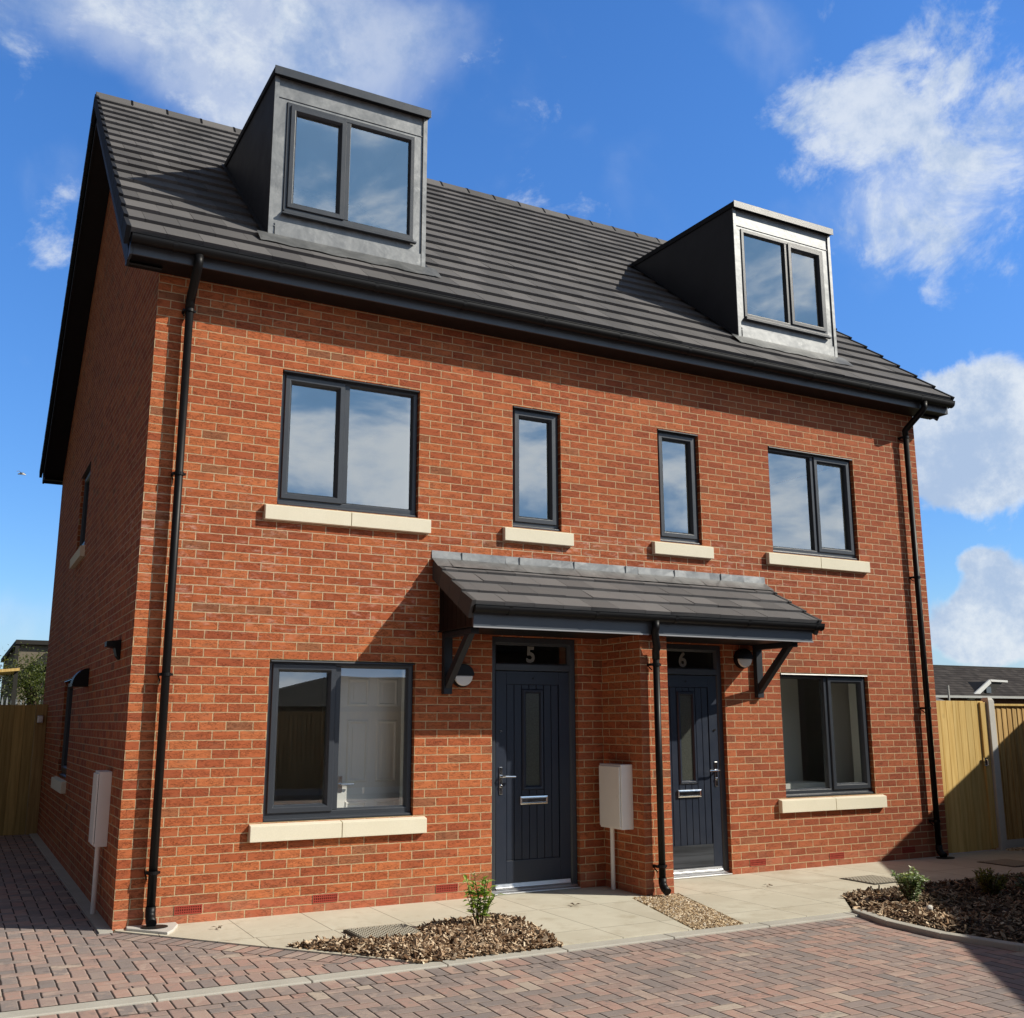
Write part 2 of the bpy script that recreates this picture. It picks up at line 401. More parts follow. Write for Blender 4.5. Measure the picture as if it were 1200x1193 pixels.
M_floorin = plain('room_floor', (.22, .20, .17), .7, 0, .3, .15, 3)
M_doorin = plain('white_door_paint', (.86, .87, .82), .45, 0, .4, .04, 3)
M_wood = wood_mat('treated_timber', (.56, .36, .11), (.74, .53, .21))
M_woodd = wood_mat('side_gate_timber', (.40, .265, .085), (.60, .42, .155))
M_woodf = wood_mat('fence_timber', (.36, .215, .075), (.58, .39, .16))
M_gully = plain('drain_black', (.012, .012, .012), .6, 0, .3, .2, 8)
M_cover = concrete_mat('cover_metal', (.40, .37, .30), (.58, .54, .45), 14)
M_cdark = concrete_mat('cover_dark', (.10, .092, .075), (.18, .165, .135), 14)
M_soil = concrete_mat('garden_soil', (.035, .025, .018), (.07, .05, .035), 12)
M_chipA = chip_mat('bark_light', [(0, (.05, .028, .016)), (.22, (.15, .085, .045)), (.45, (.32, .205, .12)), (.72, (.54, .39, .255)), (1, (.76, .63, .46))])
M_chipB = chip_mat('bark_dark', [(0, (.04, .028, .02)), (.35, (.10, .070, .048)), (.65, (.19, .135, .092)), (.9, (.34, .25, .17)), (1, (.54, .43, .31))])
M_stoneg = chip_mat('gravel_mix', [(0, (.22, .15, .09)), (.3, (.42, .30, .18)), (.6, (.60, .46, .29)), (.85, (.72, .60, .43)), (1, (.80, .74, .64))])
M_leafA = leaf_mat('fresh_leaf', (.17, .28, .05), (.38, .47, .13))
M_leafB = leaf_mat('variegated_leaf', (.20, .27, .15), (.36, .42, .26), (.78, .78, .62))
M_leafC = leaf_mat('conifer_leaf', (.10, .12, .02), (.28, .25, .05))
M_leafD = leaf_mat('grey_green_leaf', (.07, .10, .05), (.15, .18, .10))
M_leafT = leaf_mat('olive_leaf', (.045, .065, .018), (.16, .18, .055))
M_bark = plain('tree_bark', (.085, .062, .042), .9, 0, .2, .4, 14)
M_blossom = plain('cream_flower', (.62, .55, .33), .7, 0, .3, .1, 30)

# ------------------------------------------------------------------ the ground
g = MB(); g.face([(-400, -400, -.07), (400, -400, -.07), (400, 500, -.07), (-400, 500, -.07)])
struct('ground', g, plain('scrub_ground', (.085, .085, .05), .95, 0, .15, .4, .6), flip='keep')
KY0, KY1 = -2.10, -2.245
# block paving of the shared drive, lower by the kerb's small upstand
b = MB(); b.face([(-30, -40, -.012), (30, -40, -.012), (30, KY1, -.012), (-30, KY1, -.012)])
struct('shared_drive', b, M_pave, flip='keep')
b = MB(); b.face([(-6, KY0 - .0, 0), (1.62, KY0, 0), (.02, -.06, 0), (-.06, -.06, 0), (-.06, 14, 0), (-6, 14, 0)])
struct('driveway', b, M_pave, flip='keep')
# rows of edging blocks
b = MB(); b.face([(-30, KY1 - .2, -.009), (5.52, KY1 - .2, -.009), (5.52, KY1, -.009), (-30, KY1, -.009)])
struct('block_edging', b, row_mat(0.03, KY1 - .1, 0), flip='keep')
b = MB(); b.face([(-6, KY0, .004), (1.62, KY0, .004), (1.47, KY0 + .2, .004), (-6, KY0 + .2, .004)])
struct('block_edging', b, row_mat(0.05, KY0 + .1, 0), flip='keep')
dang = math.atan2(-2.06, 1.60); dl = Vector((math.cos(dang), math.sin(dang), 0)); dn = Vector((dl.y, -dl.x, 0))
A = Vector((.06, -.10, .0025)); Bp = Vector((1.625, KY0 - .001, .0025))
zz_ = Vector((0, 0, -.001)); b = MB(); b.face([A + zz_, A + dn * .2, Bp + dn * .2 + dl * -.16, Bp])
cA = A + dn * .1
struct('block_edging', b, row_mat(cA.x, cA.y, dang), flip='keep')
# slabs
s = MB()
s.zprism([(0, .35), (0.02, -.06), (1.62, KY0), (3.92, KY0), (4.33, -.67), (4.33, .35)], -.05, .012)
s.zprism([(4.33, .35), (4.33, -.67), (4.60, -.67), (4.60, .35)], -.05, .0115)
s.zprism([(4.60, .35), (4.60, -.67), (4.86, -.67), (4.42, KY0), (5.59, KY0), (6.12, -1.46), (6.4, -1.43), (12, -1.34), (12, .35)], -.05, .012)
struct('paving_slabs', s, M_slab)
# kerb: short lengths of concrete edging set flush with the slabs, then turning out along the planting bed
k = MB()
xs = [-12 + .92 * i for i in range(40)]
for a in xs:
    if a < 5.52: k.box(a + .003, min(a + .917, 5.56), KY1, KY0, -.08, .004 + .004 * math.sin(a * 7))
struct('kerb', k, M_kerb, bevel=.006)
k = MB(); pts = [(5.56, KY0 - .03), (5.42, -2.62), (5.39, -3.16), (5.52, -3.72), (5.80, -4.35), (6.4, -5.3), (7.6, -6.6)]
for (ax, ay), (bx, by) in zip(pts, pts[1:]):
    d = Vector((bx - ax, by - ay)).normalized(); nx, ny = -d.y * .045, d.x * .045
    k.hull8([(ax, ay, -.08), (bx, by, -.08), (bx + nx * 2, by + ny * 2, -.08), (ax + nx * 2, ay + ny * 2, -.08), (ax, ay, .028), (bx, by, .028), (bx + nx * 2, by + ny * 2, .028), (ax + nx * 2, ay + ny * 2, .028)])
struct('bed_kerb', k, M_kerb, bevel=.008)
k = MB(); k.hull8([A + Vector((0, 0, -.06)), Bp + Vector((0, 0, -.06)), Bp - dn * .035 + Vector((0, 0, -.06)), A - dn * .035 + Vector((0, 0, -.06)), A + Vector((0, 0, .008)), Bp + Vector((0, 0, .008)), Bp - dn * .035 + Vector((0, 0, .008)), A - dn * .035 + Vector((0, 0, .008))])
struct('path_edging', k, M_kerb)
k = MB(); k.box(-.10, -.001, -.06, 9, -.05, .012)
struct('wall_edging', k, M_kerb)

# loose material: many small pieces on a soil mound
def inside(pt, poly):
    x, y = pt; c = False; j = len(poly) - 1
    for i in range(len(poly)):
        if (poly[i][1] > y) != (poly[j][1] > y) and x < (poly[j][0] - poly[i][0]) * (y - poly[i][1]) / (poly[j][1] - poly[i][1] + 1e-12) + poly[i][0]: c = not c
        j = i
    return c
def edge_dist(pt, poly):
    best = 9
    for a, b_ in zip(poly, poly[1:] + poly[:1]):
        ax, ay = a; bx, by = b_; t = max(0, min(1, ((pt[0] - ax) * (bx - ax) + (pt[1] - ay) * (by - ay)) / ((bx - ax) ** 2 + (by - ay) ** 2 + 1e-9)))
        best = min(best, math.hypot(pt[0] - ax - t * (bx - ax), pt[1] - ay - t * (by - ay)))
    return best
def scatter(name, polys, base, height, count, mats, size, kind='chip', bias=None, holes=()):
    rnd = random.Random(len(name) * 13 + count)
    xs_ = [p[0] for po in polys for p in po]; ys_ = [p[1] for po in polys for p in po]
    me_v, me_f, mi = [], [], []
    n = 0
    def mound(pt):
        return base + height * min(1, min(max((edge_dist(pt, po) if inside(pt, po) else 0) for po in polys), .16) / .16) * (.75 + .25 * math.sin(pt[0] * 5.3 + 1) * math.cos(pt[1] * 4.1))
    # soil underneath
    st = .07
    for po in polys:
        x = min(p[0] for p in po)
        while x < max(p[0] for p in po):
            y = min(p[1] for p in po)
            while y < max(p[1] for p in po):
                if inside((x + st / 2, y + st / 2), po) and not any(inside((x + st / 2, y + st / 2), h) for h in holes):
                    b0 = len(me_v)
                    for (px, py) in ((x, y), (x + st, y), (x + st, y + st), (x, y + st)): me_v.append((px, py, mound((px, py)) - .008))
                    me_f.append((b0, b0 + 1, b0 + 2, b0 + 3)); mi.append(0)
                y += st
            x += st
    while n < count:
        pt = (rnd.uniform(min(xs_), max(xs_)), rnd.uniform(min(ys_), max(ys_)))
        if not any(inside(pt, po) for po in polys) or any(inside(pt, h) for h in holes): continue
        n += 1
        if kind == 'chip':
            g_ = rnd.choice((.5, .7, 1, 1, 1.5)); L_, w_, t_ = rnd.uniform(.5, 1.6) * size * g_, rnd.uniform(.18, .5) * size * g_, rnd.uniform(.06, .16) * size
            e = Matrix.Rotation(rnd.uniform(0, 6.3), 3, 'Z') @ Matrix.Rotation(rnd.gauss(0, .45), 3, 'Y') @ Matrix.Rotation(rnd.gauss(0, .5), 3, 'X')
            pz = mound(pt) + rnd.uniform(0, .014)
            q = [(-L_, -w_ * .6, -t_), (L_ * .8, -w_, -t_), (L_, w_ * .7, -t_), (-L_ * .9, w_, -t_), (-L_, -w_ * .5, t_), (L_ * .8, -w_ * .8, t_ * 1.3), (L_, w_ * .6, t_ * .6), (-L_ * .9, w_ * .9, t_)]
        else:
            rx, ry, rz_ = (rnd.uniform(.6, 1.25) * size for _ in range(3))
            e = Matrix.Rotation(rnd.uniform(0, 6.3), 3, 'Z') @ Matrix.Rotation(rnd.uniform(-.6, .6), 3, 'X'); pz = mound(pt) + rnd.uniform(0, .006)
            q = [(-rx * .6, -ry * .7, -rz_ * .6), (rx * .7, -ry * .6, -rz_ * .6), (rx * .6, ry * .7, -rz_ * .6), (-rx * .7, ry * .6, -rz_ * .6), (-rx * .7, -ry * .6, rz_ * .4), (rx * .5, -ry * .7, rz_ * .6), (rx * .8, ry * .5, rz_ * .5), (-rx * .5, ry * .7, rz_ * .6)]
        b0 = len(me_v)
        for v in q:
            w = e @ Vector(v); me_v.append((pt[0] + w.x, pt[1] + w.y, pz + w.z))
        for f in ((3, 2, 1, 0), (4, 5, 6, 7), (0, 1, 5, 4), (1, 2, 6, 5), (2, 3, 7, 6), (3, 0, 4, 7)):
            me_f.append(tuple(b0 + i for i in f)); mi.append(1 if len(mats) < 3 or not bias(pt, rnd) else 2)
    me = bpy.data.meshes.new(name); me.from_pydata(me_v, [], me_f); me.update()
    for m in mats: me.materials.append(m)
    me.polygons.foreach_set('material_index', mi)
    o = bpy.data.objects.new(name, me); COL.objects.link(o); return o
bed1 = [(1.02, -1.23), (1.35, -1.24), (1.60, -1.40), (1.98, -1.36), (2.05, -1.12), (2.20, -1.02), (2.45, -.95), (2.78, -.95), (2.90, -1.12), (2.90, -1.42), (2.82, -1.75), (2.74, KY0 - .03), (1.66, KY0 - .03), (1.36, -1.72)]
cover1 = [(1.53, -1.33), (1.53, -.92), (1.99, -.92), (1.99, -1.33)]
o = scatter('bark_mulch', [bed1], .010, .038, 8000, [M_soil, M_chipA, M_chipB], .026, 'chip', lambda p, r: r.random() < .22, holes=[cover1])
tag(o, 'sunlit bark chips heaped round the drain cover below the left windows', 'bark mulch', kind='stuff')
bed2 = [(5.60, KY0 - .06), (6.13, -1.47), (6.5, -1.44), (11.6, -1.36), (8.7, -5.0), (7.4, -6.2), (6.45, -5.15), (5.90, -4.3), (5.63, -3.66), (5.50, -3.15), (5.52, -2.6)]
o = scatter('bark_mulch', [bed2], .008, .035, 18000, [M_soil, M_chipB, M_chipA], .026, 'chip', lambda p, r: r.random() < (.75 if p[0] < 6.3 and p[1] > -3 else .12))  # chips lighter at the sunlit end, darker elsewhere: sun and shade put into colour
tag(o, 'dark bark chips filling the planting bed on the right', 'bark mulch', kind='stuff')
o = scatter('gravel', [[(4.36, -.665), (4.84, -.665), (4.44, KY0 + .005), (3.95, KY0 + .005)]], .0, .014, 3600, [M_soil, M_stoneg], .013, 'stone')
tag(o, 'pale gravel strip between the two front paths', 'gravel', kind='stuff')
o = scatter('gravel', [[(10.35, -.1), (10.35, .04), (13, .04), (13, -.1)]], .012, .02, 700, [M_soil, M_stoneg], .018, 'stone')
tag(o, 'brown stones along the foot of the timber fence', 'gravel', kind='stuff')

# ------------------------------------------------------------------ the pair of houses
house = thing('semi_detached_house', 'three storey red brick pair of houses with dark tiled roof and two dormers', 'house', (W / 2, D / 2, 0))
zt, zs1 = 4.712, 3.457        # heads / sill tops of first-floor windows
win_big = [(5 * BK, 11 * BK)]
holes = []
for a, b_ in ((5 * BK, 11 * BK), (W - 11 * BK, W - 5 * BK)):
    holes.append((a, b_, .75, 2.10)); holes.append((a, b_, zs1, zt))
for a, b_ in ((15.5 * BK, 18 * BK), (W - 18 * BK, W - 15.5 * BK)): holes.append((a, b_, zs1, zt))
dr5 = (3.2625, 4.215); dr6 = (W - 4.215, W - 3.2625)
for a, b_ in (dr5, dr6): holes.append((a, b_, 0.012, 2.378))
SLOPE = .841; pitch = math.atan(SLOPE)
def rz_(y): return 5.60 + SLOPE * (min(y, D - y) + .34)      # top of tiles
wl = MB(); wl.wall(0, W, -.05, 5.50, holes, 0, .11)
sideM = Matrix(((0, 1, 0, 0), (1, 0, 0, 0), (0, 0, 1, 0), (0, 0, 0, 1)))   # local x -> world y, local y -> world x
side_holes = [(4.60, 5.62, 3.69, 4.76), (4.52, 5.62, .915, 2.09)]
sm = MB(sideM); sm.wall(0, D, -.05, 5.50, side_holes, 0, .11)
sm.face([(0, 0, 5.50), (D, 0, 5.50), (D, 0, rz_(D) - .18), (D / 2, 0, rz_(D / 2) - .18), (0, 0, rz_(0) - .18)])
wl.v, wl.f = wl.v + sm.v, wl.f + [tuple(i + len(wl.v) for i in f) for f in sm.f]
wl.face([(W, 0, -.05), (W, D, -.05), (W, D, rz_(D) - .18), (W, D / 2, rz_(D / 2) - .18), (W, 0, rz_(0) - .18)])
wl.face([(W, D, -.05), (0, D, -.05), (0, D, 5.6), (W, D, 5.6)])
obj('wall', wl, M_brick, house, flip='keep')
pr = MB(); pr.box(4.502, 4.818, -.67, -.0015, -.04, 2.384)
obj('porch_wall', pr, M_brick, house)

# interior: plaster lining with window reveals, rooms, stairs of floors
il = MB()
inh = [(a + .012, b_ - .012, c + .02, d - .012) for a, b_, c, d in holes]
il.wall(.12, W - .12, .0, 5.40, inh, .30, -.17)
for z0, z1 in ((.03, .035), (2.42, 2.66), (5.02, 5.20)): il.box(.12, W - .12, .31, D - .12, z0, z1)
il.box(W / 2 - .1, W / 2 + .1, .31, 5.2, .04, 5.0)
il.box(.121, W - .121, 4.2, 4.3, .04, 5.0)
il.box(.10, .12, .3, 4.45, .04, 5.0); il.box(.10, .12, 5.75, D, .04, 5.0)
il.box(W - .12, W - .10, .3, D, .04, 5.0)
il.box(2.95, 3.05, .31, 4.2, .04, 2.41); il.box(W - 3.05, W - 2.95, .31, 4.2, .04, 2.41)
il.box(3.0, 3.1, .31, 4.2, 2.67, 5.0); il.box(W - 3.1, W - 3.0, .31, 4.2, 2.67, 5.0)
il.box(8.05, 9.15, .46, .52, .04, 2.41); il.box(6.6, 8.05, 1.0, 1.08, .04, 2.41)
obj('interior_lining', il, M_wallin, house)
for q in ((.55, .04, .86),):
    cb = MB(); cb.box(6.7, 8.0, q[0], .99, q[1], q[2]); obj('kitchen_unit', cb, M_doorin, house)
# an open internal door just behind the left ground-floor window
dm = Matrix.Translation((1.86, .36, .05)) @ Matrix.Rotation(R(6), 4, 'Z')
dd = MB(dm); dd.box(0, .70, 0, .04, 0, 2.03)
idoor = obj('internal_door', dd, M_doorin, house, bevel=.003)
for (x0, x1, z0, z1) in ((.10, .32, 1.66, 1.92), (.40, .62, 1.66, 1.92), (.10, .32, .98, 1.54), (.40, .62, .98, 1.54), (.10, .32, .2, .82), (.40, .62, .2, .82)):
    pm = MB(dm); pm.ring(x0, x1, z0, z1, [(0, .001), (.012, -.012), (.024, -.012), (.034, .001)]); pm.box(x0 + .06, x1 - .06, -.006, .004, z0 + .06, z1 - .06)
    obj('door_panel', pm, M_doorin, idoor)
hm = MB(dm); hm.tube([(.05, 0, .97), (.05, -.05, .97), (.16, -.055, .97)], .009, 10); hm.box(.03, .07, -.008, .0, .9, 1.04)
obj('handle', hm, M_chrome, idoor)

# ---- windows
def window(name, x0, x1, z0, z1, split=None, sash='L', M=None, y=.048, cill=True, drip=True):
    """frame (the part) with pane, sash and handle below it; local frame: x along the wall, y into it"""
    fm = MB(M)
    prof = [(0, y), (.040, y), (.052, y + .014), (.052, y + .07), (0, y + .07)]
    bot = z0 + (.03 if cill else 0)
    fm.ring(x0, x1, bot, z1, prof)
    if split:
        fm.hull8([(split - .034, y + .0, bot + .045), (split + .034, y + .0, bot + .045), (split + .034, y + .07, bot + .045), (split - .034, y + .07, bot + .045), (split - .034, y + .0, z1 - .045), (split + .034, y + .0, z1 - .045), (split + .034, y + .07, z1 - .045), (split - .034, y + .07, z1 - .045)])
    if cill:
        fm.xprism([(y - .03, z0 + .002), (y + .07, z0 + .002), (y + .07, z0 + .034), (y + .0, z0 + .034), (y - .03, z0 + .02)], x0 + .004, x1 - .004)
    fr = obj(name, fm, M_frame, house, bevel=.003)
    lights = [(x0, split, 'L'), (split, x1, 'R')] if split else [(x0, x1, sash)]
    for a, b_, sd in lights:
        a2 = a + (.044 if a == x0 else .026); b2 = b_ - (.044 if b_ == x1 else .026)
        zl, zh = bot + .044, z1 - .044
        if sd == sash:
            sb = MB(M); sb.ring(a2 - .012, b2 + .012, zl - .012, zh + .012, [(0, y - .012), (.006, y - .017), (.048, y - .017), (.066, y + .006), (.066, y + .05), (0, y + .05)])
            so = obj('sash', sb, M_frame, fr, bevel=.003)
            gx0, gx1, gz0, gz1 = a2 + .050, b2 - .050, zl + .050, zh - .050
            hb = MB(M); hx = b2 - .035 if sd == 'L' else a2 + .035
            hb.box(hx - .008, hx + .008, y + .055, y + .095, zl + .12, zl + .25)
            obj('handle', hb, M_alu, so)
        else:
            bd = MB(M); bd.ring(a2 - .004, b2 + .004, zl - .004, zh + .004, [(0, y + .008), (.016, y + .026), (.016, y + .045), (0, y + .045)])
            obj('glazing_bead', bd, M_frame, fr)
            gx0, gx1, gz0, gz1 = a2 + .008, b2 - .008, zl + .008, zh - .008
        gb = MB(M); gb.face([(gx0, y + .034, gz0), (gx1, y + .034, gz0), (gx1, y + .034, gz1), (gx0, y + .034, gz1)])
        obj('pane', gb, M_glassg if z1 < 3 else M_glass, fr, flip='keep')
    if drip:
        tb = MB(M); tb.xprism([(-.012, z1 - .016), (.06, z1 - .016), (.06, z1 - .004), (-.006, z1 - .004)], x0 + .006, x1 - .006)
        obj('head_drip', tb, M_frame, fr)
    return fr
def stone_sill(x0, x1, z1, M=None, two=True):
    mid = (x0 + x1) / 2
    for a, b_ in (((x0, mid - .003), (mid + .003, x1)) if two else ((x0, x1),)):
        sb = MB(M)
        sb.xprism([(-.055, z1 - .148), (.11, z1 - .148), (.11, z1 + .004), (.05, z1 + .004), (-.055, z1 - .022)], a, b_)
        obj('window_sill', sb, M_sill, house, bevel=.004)
for a, b_, sd in ((5 * BK, 11 * BK, 'L'), (W - 11 * BK, W - 5 * BK, 'R')):
    sp = a + (b_ - a) * (.462 if sd == 'L' else .538)
    window('window', a + .006, b_ - .006, .752, 2.096, sp, sd); stone_sill(a - .1125, b_ + .1125, .75)
    window('window', a + .006, b_ - .006, zs1 + .002, zt - .004, sp, sd); stone_sill(a - .1125, b_ + .1125, zs1)
for a, b_, sd in ((15.5 * BK, 18 * BK, 'L'), (W - 18 * BK, W - 15.5 * BK, 'R')):
    window('window', a + .006, b_ - .006, zs1 + .002, zt - .004, None, sd if False else 'L'); stone_sill(a - .1125, b_ + .1125, zs1, two=False)
for h in side_holes:
    window('window', h[0] + .006, h[1] - .006, h[2] + .002, h[3] - .004, None, 'L', sideM); stone_sill(h[0] - .1125, h[1] + .1125, h[2], sideM, False)

# ---- front doors
def font_mesh(ch, size, depth):
    cu = bpy.data.curves.new('digit', 'FONT'); cu.body = ch; cu.size = size; cu.extrude = depth; cu.offset = .006 * size / .2
    t = bpy.data.objects.new('digit', cu); COL.objects.link(t); dg = bpy.context.evaluated_depsgraph_get(); dg.update()
    me = bpy.data.meshes.new_from_object(t.evaluated_get(dg)); vs = [v.co.copy() for v in me.vertices]; fs = [tuple(p.vertices) for p in me.polygons]
    bpy.data.objects.remove(t); return vs, fs
def front_door(x0, x1, hinge, number, kick):
    y = .045; z0, z1 = .014, 2.374; tz = 2.055
    fm = MB(); fm.ring(x0 + .004, x1 - .004, z0 - .06, z1, [(0, y), (.052, y), (.066, y + .016), (.066, y + .07), (0, y + .07)])
    fm.box(x0 + .06, x1 - .06, y + .002, y + .07, tz, tz + .062)
    fr = obj('door_frame', fm, M_frame, house, bevel=.003)
    th = MB(); th.xprism([(y - .055, z0), (y + .08, z0), (y + .08, z0 + .034), (y + .0, z0 + .034), (y - .02, z0 + .018), (y - .055, z0 + .012)], x0 + .006, x1 - .006)
    th.xprism([(y - .012, z0 + .036), (y + .06, z0 + .036), (y + .06, z0 + .085), (y + .02, z0 + .085), (y + .012, z0 + .05)], x0 + .07, x1 - .07)
    obj('threshold', th, M_alu, fr, bevel=.002)
    tb = MB(); tb.ring(x0 + .066, x1 - .066, tz + .06, z1 - .062, [(0, y + .012), (.014, y + .026), (.014, y + .05), (0, y + .05)])
    obj('glazing_bead', tb, M_frame, fr)
    gp = MB(); gp.face([(x0 + .07, y + .036, tz + .066), (x1 - .07, y + .036, tz + .066), (x1 - .07, y + .036, z1 - .068), (x0 + .07, y + .036, z1 - .068)])
    obj('transom_pane', gp, M_glassd, fr, flip='keep')
    vs, fs = font_mesh(number, .21, .0008)
    cx = (x0 + x1) / 2 - .065 - (.0 if number == '5' else .0); cz = tz + .088
    nb = MB(); nb.v = [(cx + v.x, y + .0335 - v.z, cz + v.y) for v in vs]; nb.f = fs
    obj('house_number', nb, M_digit, fr)
    # leaf
    a, b_ = x0 + .070, x1 - .070; zb, zt_ = z0 + .086, tz - .006; yl = y + .012
    s = 1 if hinge == 'R' else -1            # glazing sits towards the lock or centre as in the photo
    lf = MB()
    st = .115
    lf.box(a, a + st, yl, yl + .05, zb, zt_); lf.box(b_ - st, b_, yl, yl + .05, zb, zt_)
    lf.box(a + st, b_ - st, yl, yl + .05, zt_ - .125, zt_); lf.box(a + st, b_ - st, yl, yl + .05, zb, zb + .20)
    ix0, ix1 = a + st + .004, b_ - st - .004
    gx = (a + b_) / 2; g0, g1, gz0, gz1 = gx - .085, gx + .085, zb + .86, zt_ - .20
    nn = 7; step = (ix1 - ix0) / nn
    for q in range(nn):
        p0, p1 = ix0 + q * step + .003, ix0 + (q + 1) * step - .003
        if p1 > g0 and p0 < g1:
            lf.box(p0, p1, yl + .008, yl + .045, zb + .203, gz0 - .0); lf.box(p0, p1, yl + .008, yl + .045, gz1, zt_ - .128)
            if p0 < g0: lf.box(p0, g0, yl + .008, yl + .045, gz0 + .001, gz1 - .001)
            if p1 > g1: lf.box(g1, p1, yl + .008, yl + .045, gz0 + .001, gz1 - .001)
        else: lf.box(p0, p1, yl + .008, yl + .045, zb + .203, zt_ - .128)
    lf.box(ix0, g0 - .001, yl + .018, yl + .04, zb + .19, zt_ - .11); lf.box(g1 + .001, ix1, yl + .018, yl + .04, zb + .19, zt_ - .11)
    lf.box(g0 - .002, g1 + .002, yl + .019, yl + .039, zb + .19, gz0 - .001); lf.box(g0 - .002, g1 + .002, yl + .019, yl + .039, gz1 + .001, zt_ - .11)
    leaf = obj('front_door', lf, M_navy_p, house, bevel=.003)
    cs = MB(); cs.ring(g0 - .032, g1 + .032, gz0 - .032, gz1 + .032, [(0, yl + .004), (.012, yl - .008), (.03, yl - .006), (.042, yl + .012), (.042, yl + .03), (0, yl + .03)])
    obj('glazing_cassette', cs, M_navy_p, leaf, bevel=.002)
    gl = MB(); gl.face([(g0, yl + .016, gz0), (g1, yl + .016, gz0), (g1, yl + .016, gz1), (g0, yl + .016, gz1)])
    obj('door_pane', gl, M_obscure, leaf, flip='keep')
    lx = gx - .0; lp = MB(); lp.ring(lx - .15, lx + .15, zb + .70, zb + .775, [(0, yl + .008), (.0, yl - .012), (.012, yl - .016), (.014, yl - .008), (.014, yl + .008)])
    lo = obj('letter_plate', lp, M_chrome, leaf, bevel=.001)
    fl = MB(); fl.box(lx - .134, lx + .134, yl - .010, yl + .006, zb + .715, zb + .760); obj('flap', fl, M_chrome, lo, bevel=.003)
    hx = a + .05 if hinge == 'R' else b_ - .05; d_ = 1 if hinge == 'R' else -1
    hp = MB(); hp.box(hx - .016, hx + .016, yl - .010, yl, zb + .80, zb + 1.05)
    hp.tube([(hx, yl - .005, zb + .965), (hx, yl - .055, zb + .965), (hx + d_ * .02, yl - .062, zb + .965), (hx + d_ * .13, yl - .062, zb + .962)], .0105, 12)
    hp.tube([(hx, yl - .004, zb + .875), (hx, yl - .022, zb + .875)], .013, 12)
    obj('handle', hp, M_chrome, leaf, bevel=.002)
    hk = MB(); hk.tube([(hx, yl, zb + 1.38), (hx, yl - .012, zb + 1.38)], .012, 12); obj('lock_button', hk, M_chrome, leaf)
    vw = MB(); vw.tube([(gx, yl, zt_ - .065), (gx, yl - .006, zt_ - .065)], .009, 12)
    obj('door_viewer', vw, M_black, leaf)
    if kick:
        kp = MB(); kp.box(a + .01, b_ - .12, yl - .004, yl - .0005, zb + .01, zb + .225)
        obj('kick_plate', kp, M_kick, leaf)
M_digit = plain('frosted_digit', (.21, .21, .19), .7, 0, .2, .05, 8)
front_door(*dr5, 'R', '5', False)
front_door(*dr6, 'L', '6', True)

# ---- air bricks
for x in (.45, 1.575, 2.70, 6.30, 7.425, 8.55):
    ab = MB(); ab.box(x + .006, x + .219, -.0012, .004, .081, .145)
    ao = obj('air_brick', ab, M_airdark, house)
    ab = MB(); ab.ring(x + .004, x + .221, .079, .147, [(0, .004), (0, -.006), (.010, -.006), (.010, .004)])
    for r_ in range(2): ab.box(x + .012, x + .213, -.005, -.0013, .098 + r_ * .0225, .105 + r_ * .0225)
    for c_ in range(11):
        xx = x + .022 + c_ * .0172; ab.box(xx, xx + .0075, -.0045, -.0013, .086, .140)
    obj('grille', ab, M_air, ao)

# ---- roof
def slope_frame(y0, z0, rear=False):
    # returns function (x, s, n) -> world; s runs up the slope, n is normal to it
    c, s_ = math.cos(pitch), math.sin(pitch)
    if rear: return lambda x, s, n: (x, D - (y0 + s * c - n * s_), z0 + s * s_ + n * c)
    return lambda x, s, n: (x, y0 + s * c - n * s_, z0 + s * s_ + n * c)
RX0, RX1 = -.31, W + .33
EY, EZ = -.34, 5.585
LEN = (D / 2 - EY) / math.cos(pitch); NC = 18; G = LEN / NC
tl = MB(); rnd = random.Random(3)
for rear in (False, True):
    F = slope_frame(EY, EZ, rear)
    for r_ in range(NC):
        s0, s1 = r_ * G, min((r_ + 1) * G + .06, LEN)
        x = RX0 - (.15 if r_ % 2 else 0)
        tw = .30 if not rear else 2.4
        while x < RX1:
            a, b_ = max(x + .0015, RX0), min(x + tw - .0015, RX1); x += tw
            if b_ - a < .02: continue
            dn = rnd.gauss(0, .0012); t = .036 + dn
            tl.hull8([F(a, s0, -.006), F(b_, s0, -.006), F(b_, s1, -.02), F(a, s1, -.02), F(a, s0 + rnd.gauss(0, .001), t), F(b_, s0, t + rnd.gauss(0, .0006)), F(b_, s1, .000), F(a, s1, .000)])
F = slope_frame(EY, EZ); Fr = slope_frame(EY, EZ, True)
roof = obj('roof', tl, M_tile, house)
for f_ in (F, Fr):
    dk = MB(); dk.hull8([f_(RX0 + .02, .03, -.17), f_(RX1 - .02, .03, -.17), f_(RX1 - .02, LEN, -.17), f_(RX0 + .02, LEN, -.17), f_(RX0 + .02, .03, -.022), f_(RX1 - .02, .03, -.022), f_(RX1 - .02, LEN, -.022), f_(RX0 + .02, LEN, -.022)]); obj('roof_deck', dk, M_soffit, roof)

zr = EZ + LEN * math.sin(pitch)
x = RX0 - .02
rd = MB(); cl = MB()
while x < RX1:
    b_ = min(x + .45, RX1 + .02)
    prof = [(D / 2 - .15, zr - .105), (D / 2 - .135, zr - .085), (D / 2 - .05, zr + .032), (D / 2, zr + .055), (D / 2 + .05, zr + .032), (D / 2 + .135, zr - .085), (D / 2 + .15, zr - .105), (D / 2 + .0, zr + .01)]
    rd.xprism(prof, x + .004, b_ - .004)
    if x > RX0:
        cl = MB(); cl.xprism([(p[0], p[1] + .006) for p in prof[1:6]] + [(D / 2, zr + .02)], x - .014, x + .014); cl.box(x - .012, x + .012, D / 2 - .015, D / 2 + .015, zr + .045, zr + .060); obj('ridge_clip', cl, M_black, roof)
    x += .45
obj('ridge', rd, M_tile, roof)
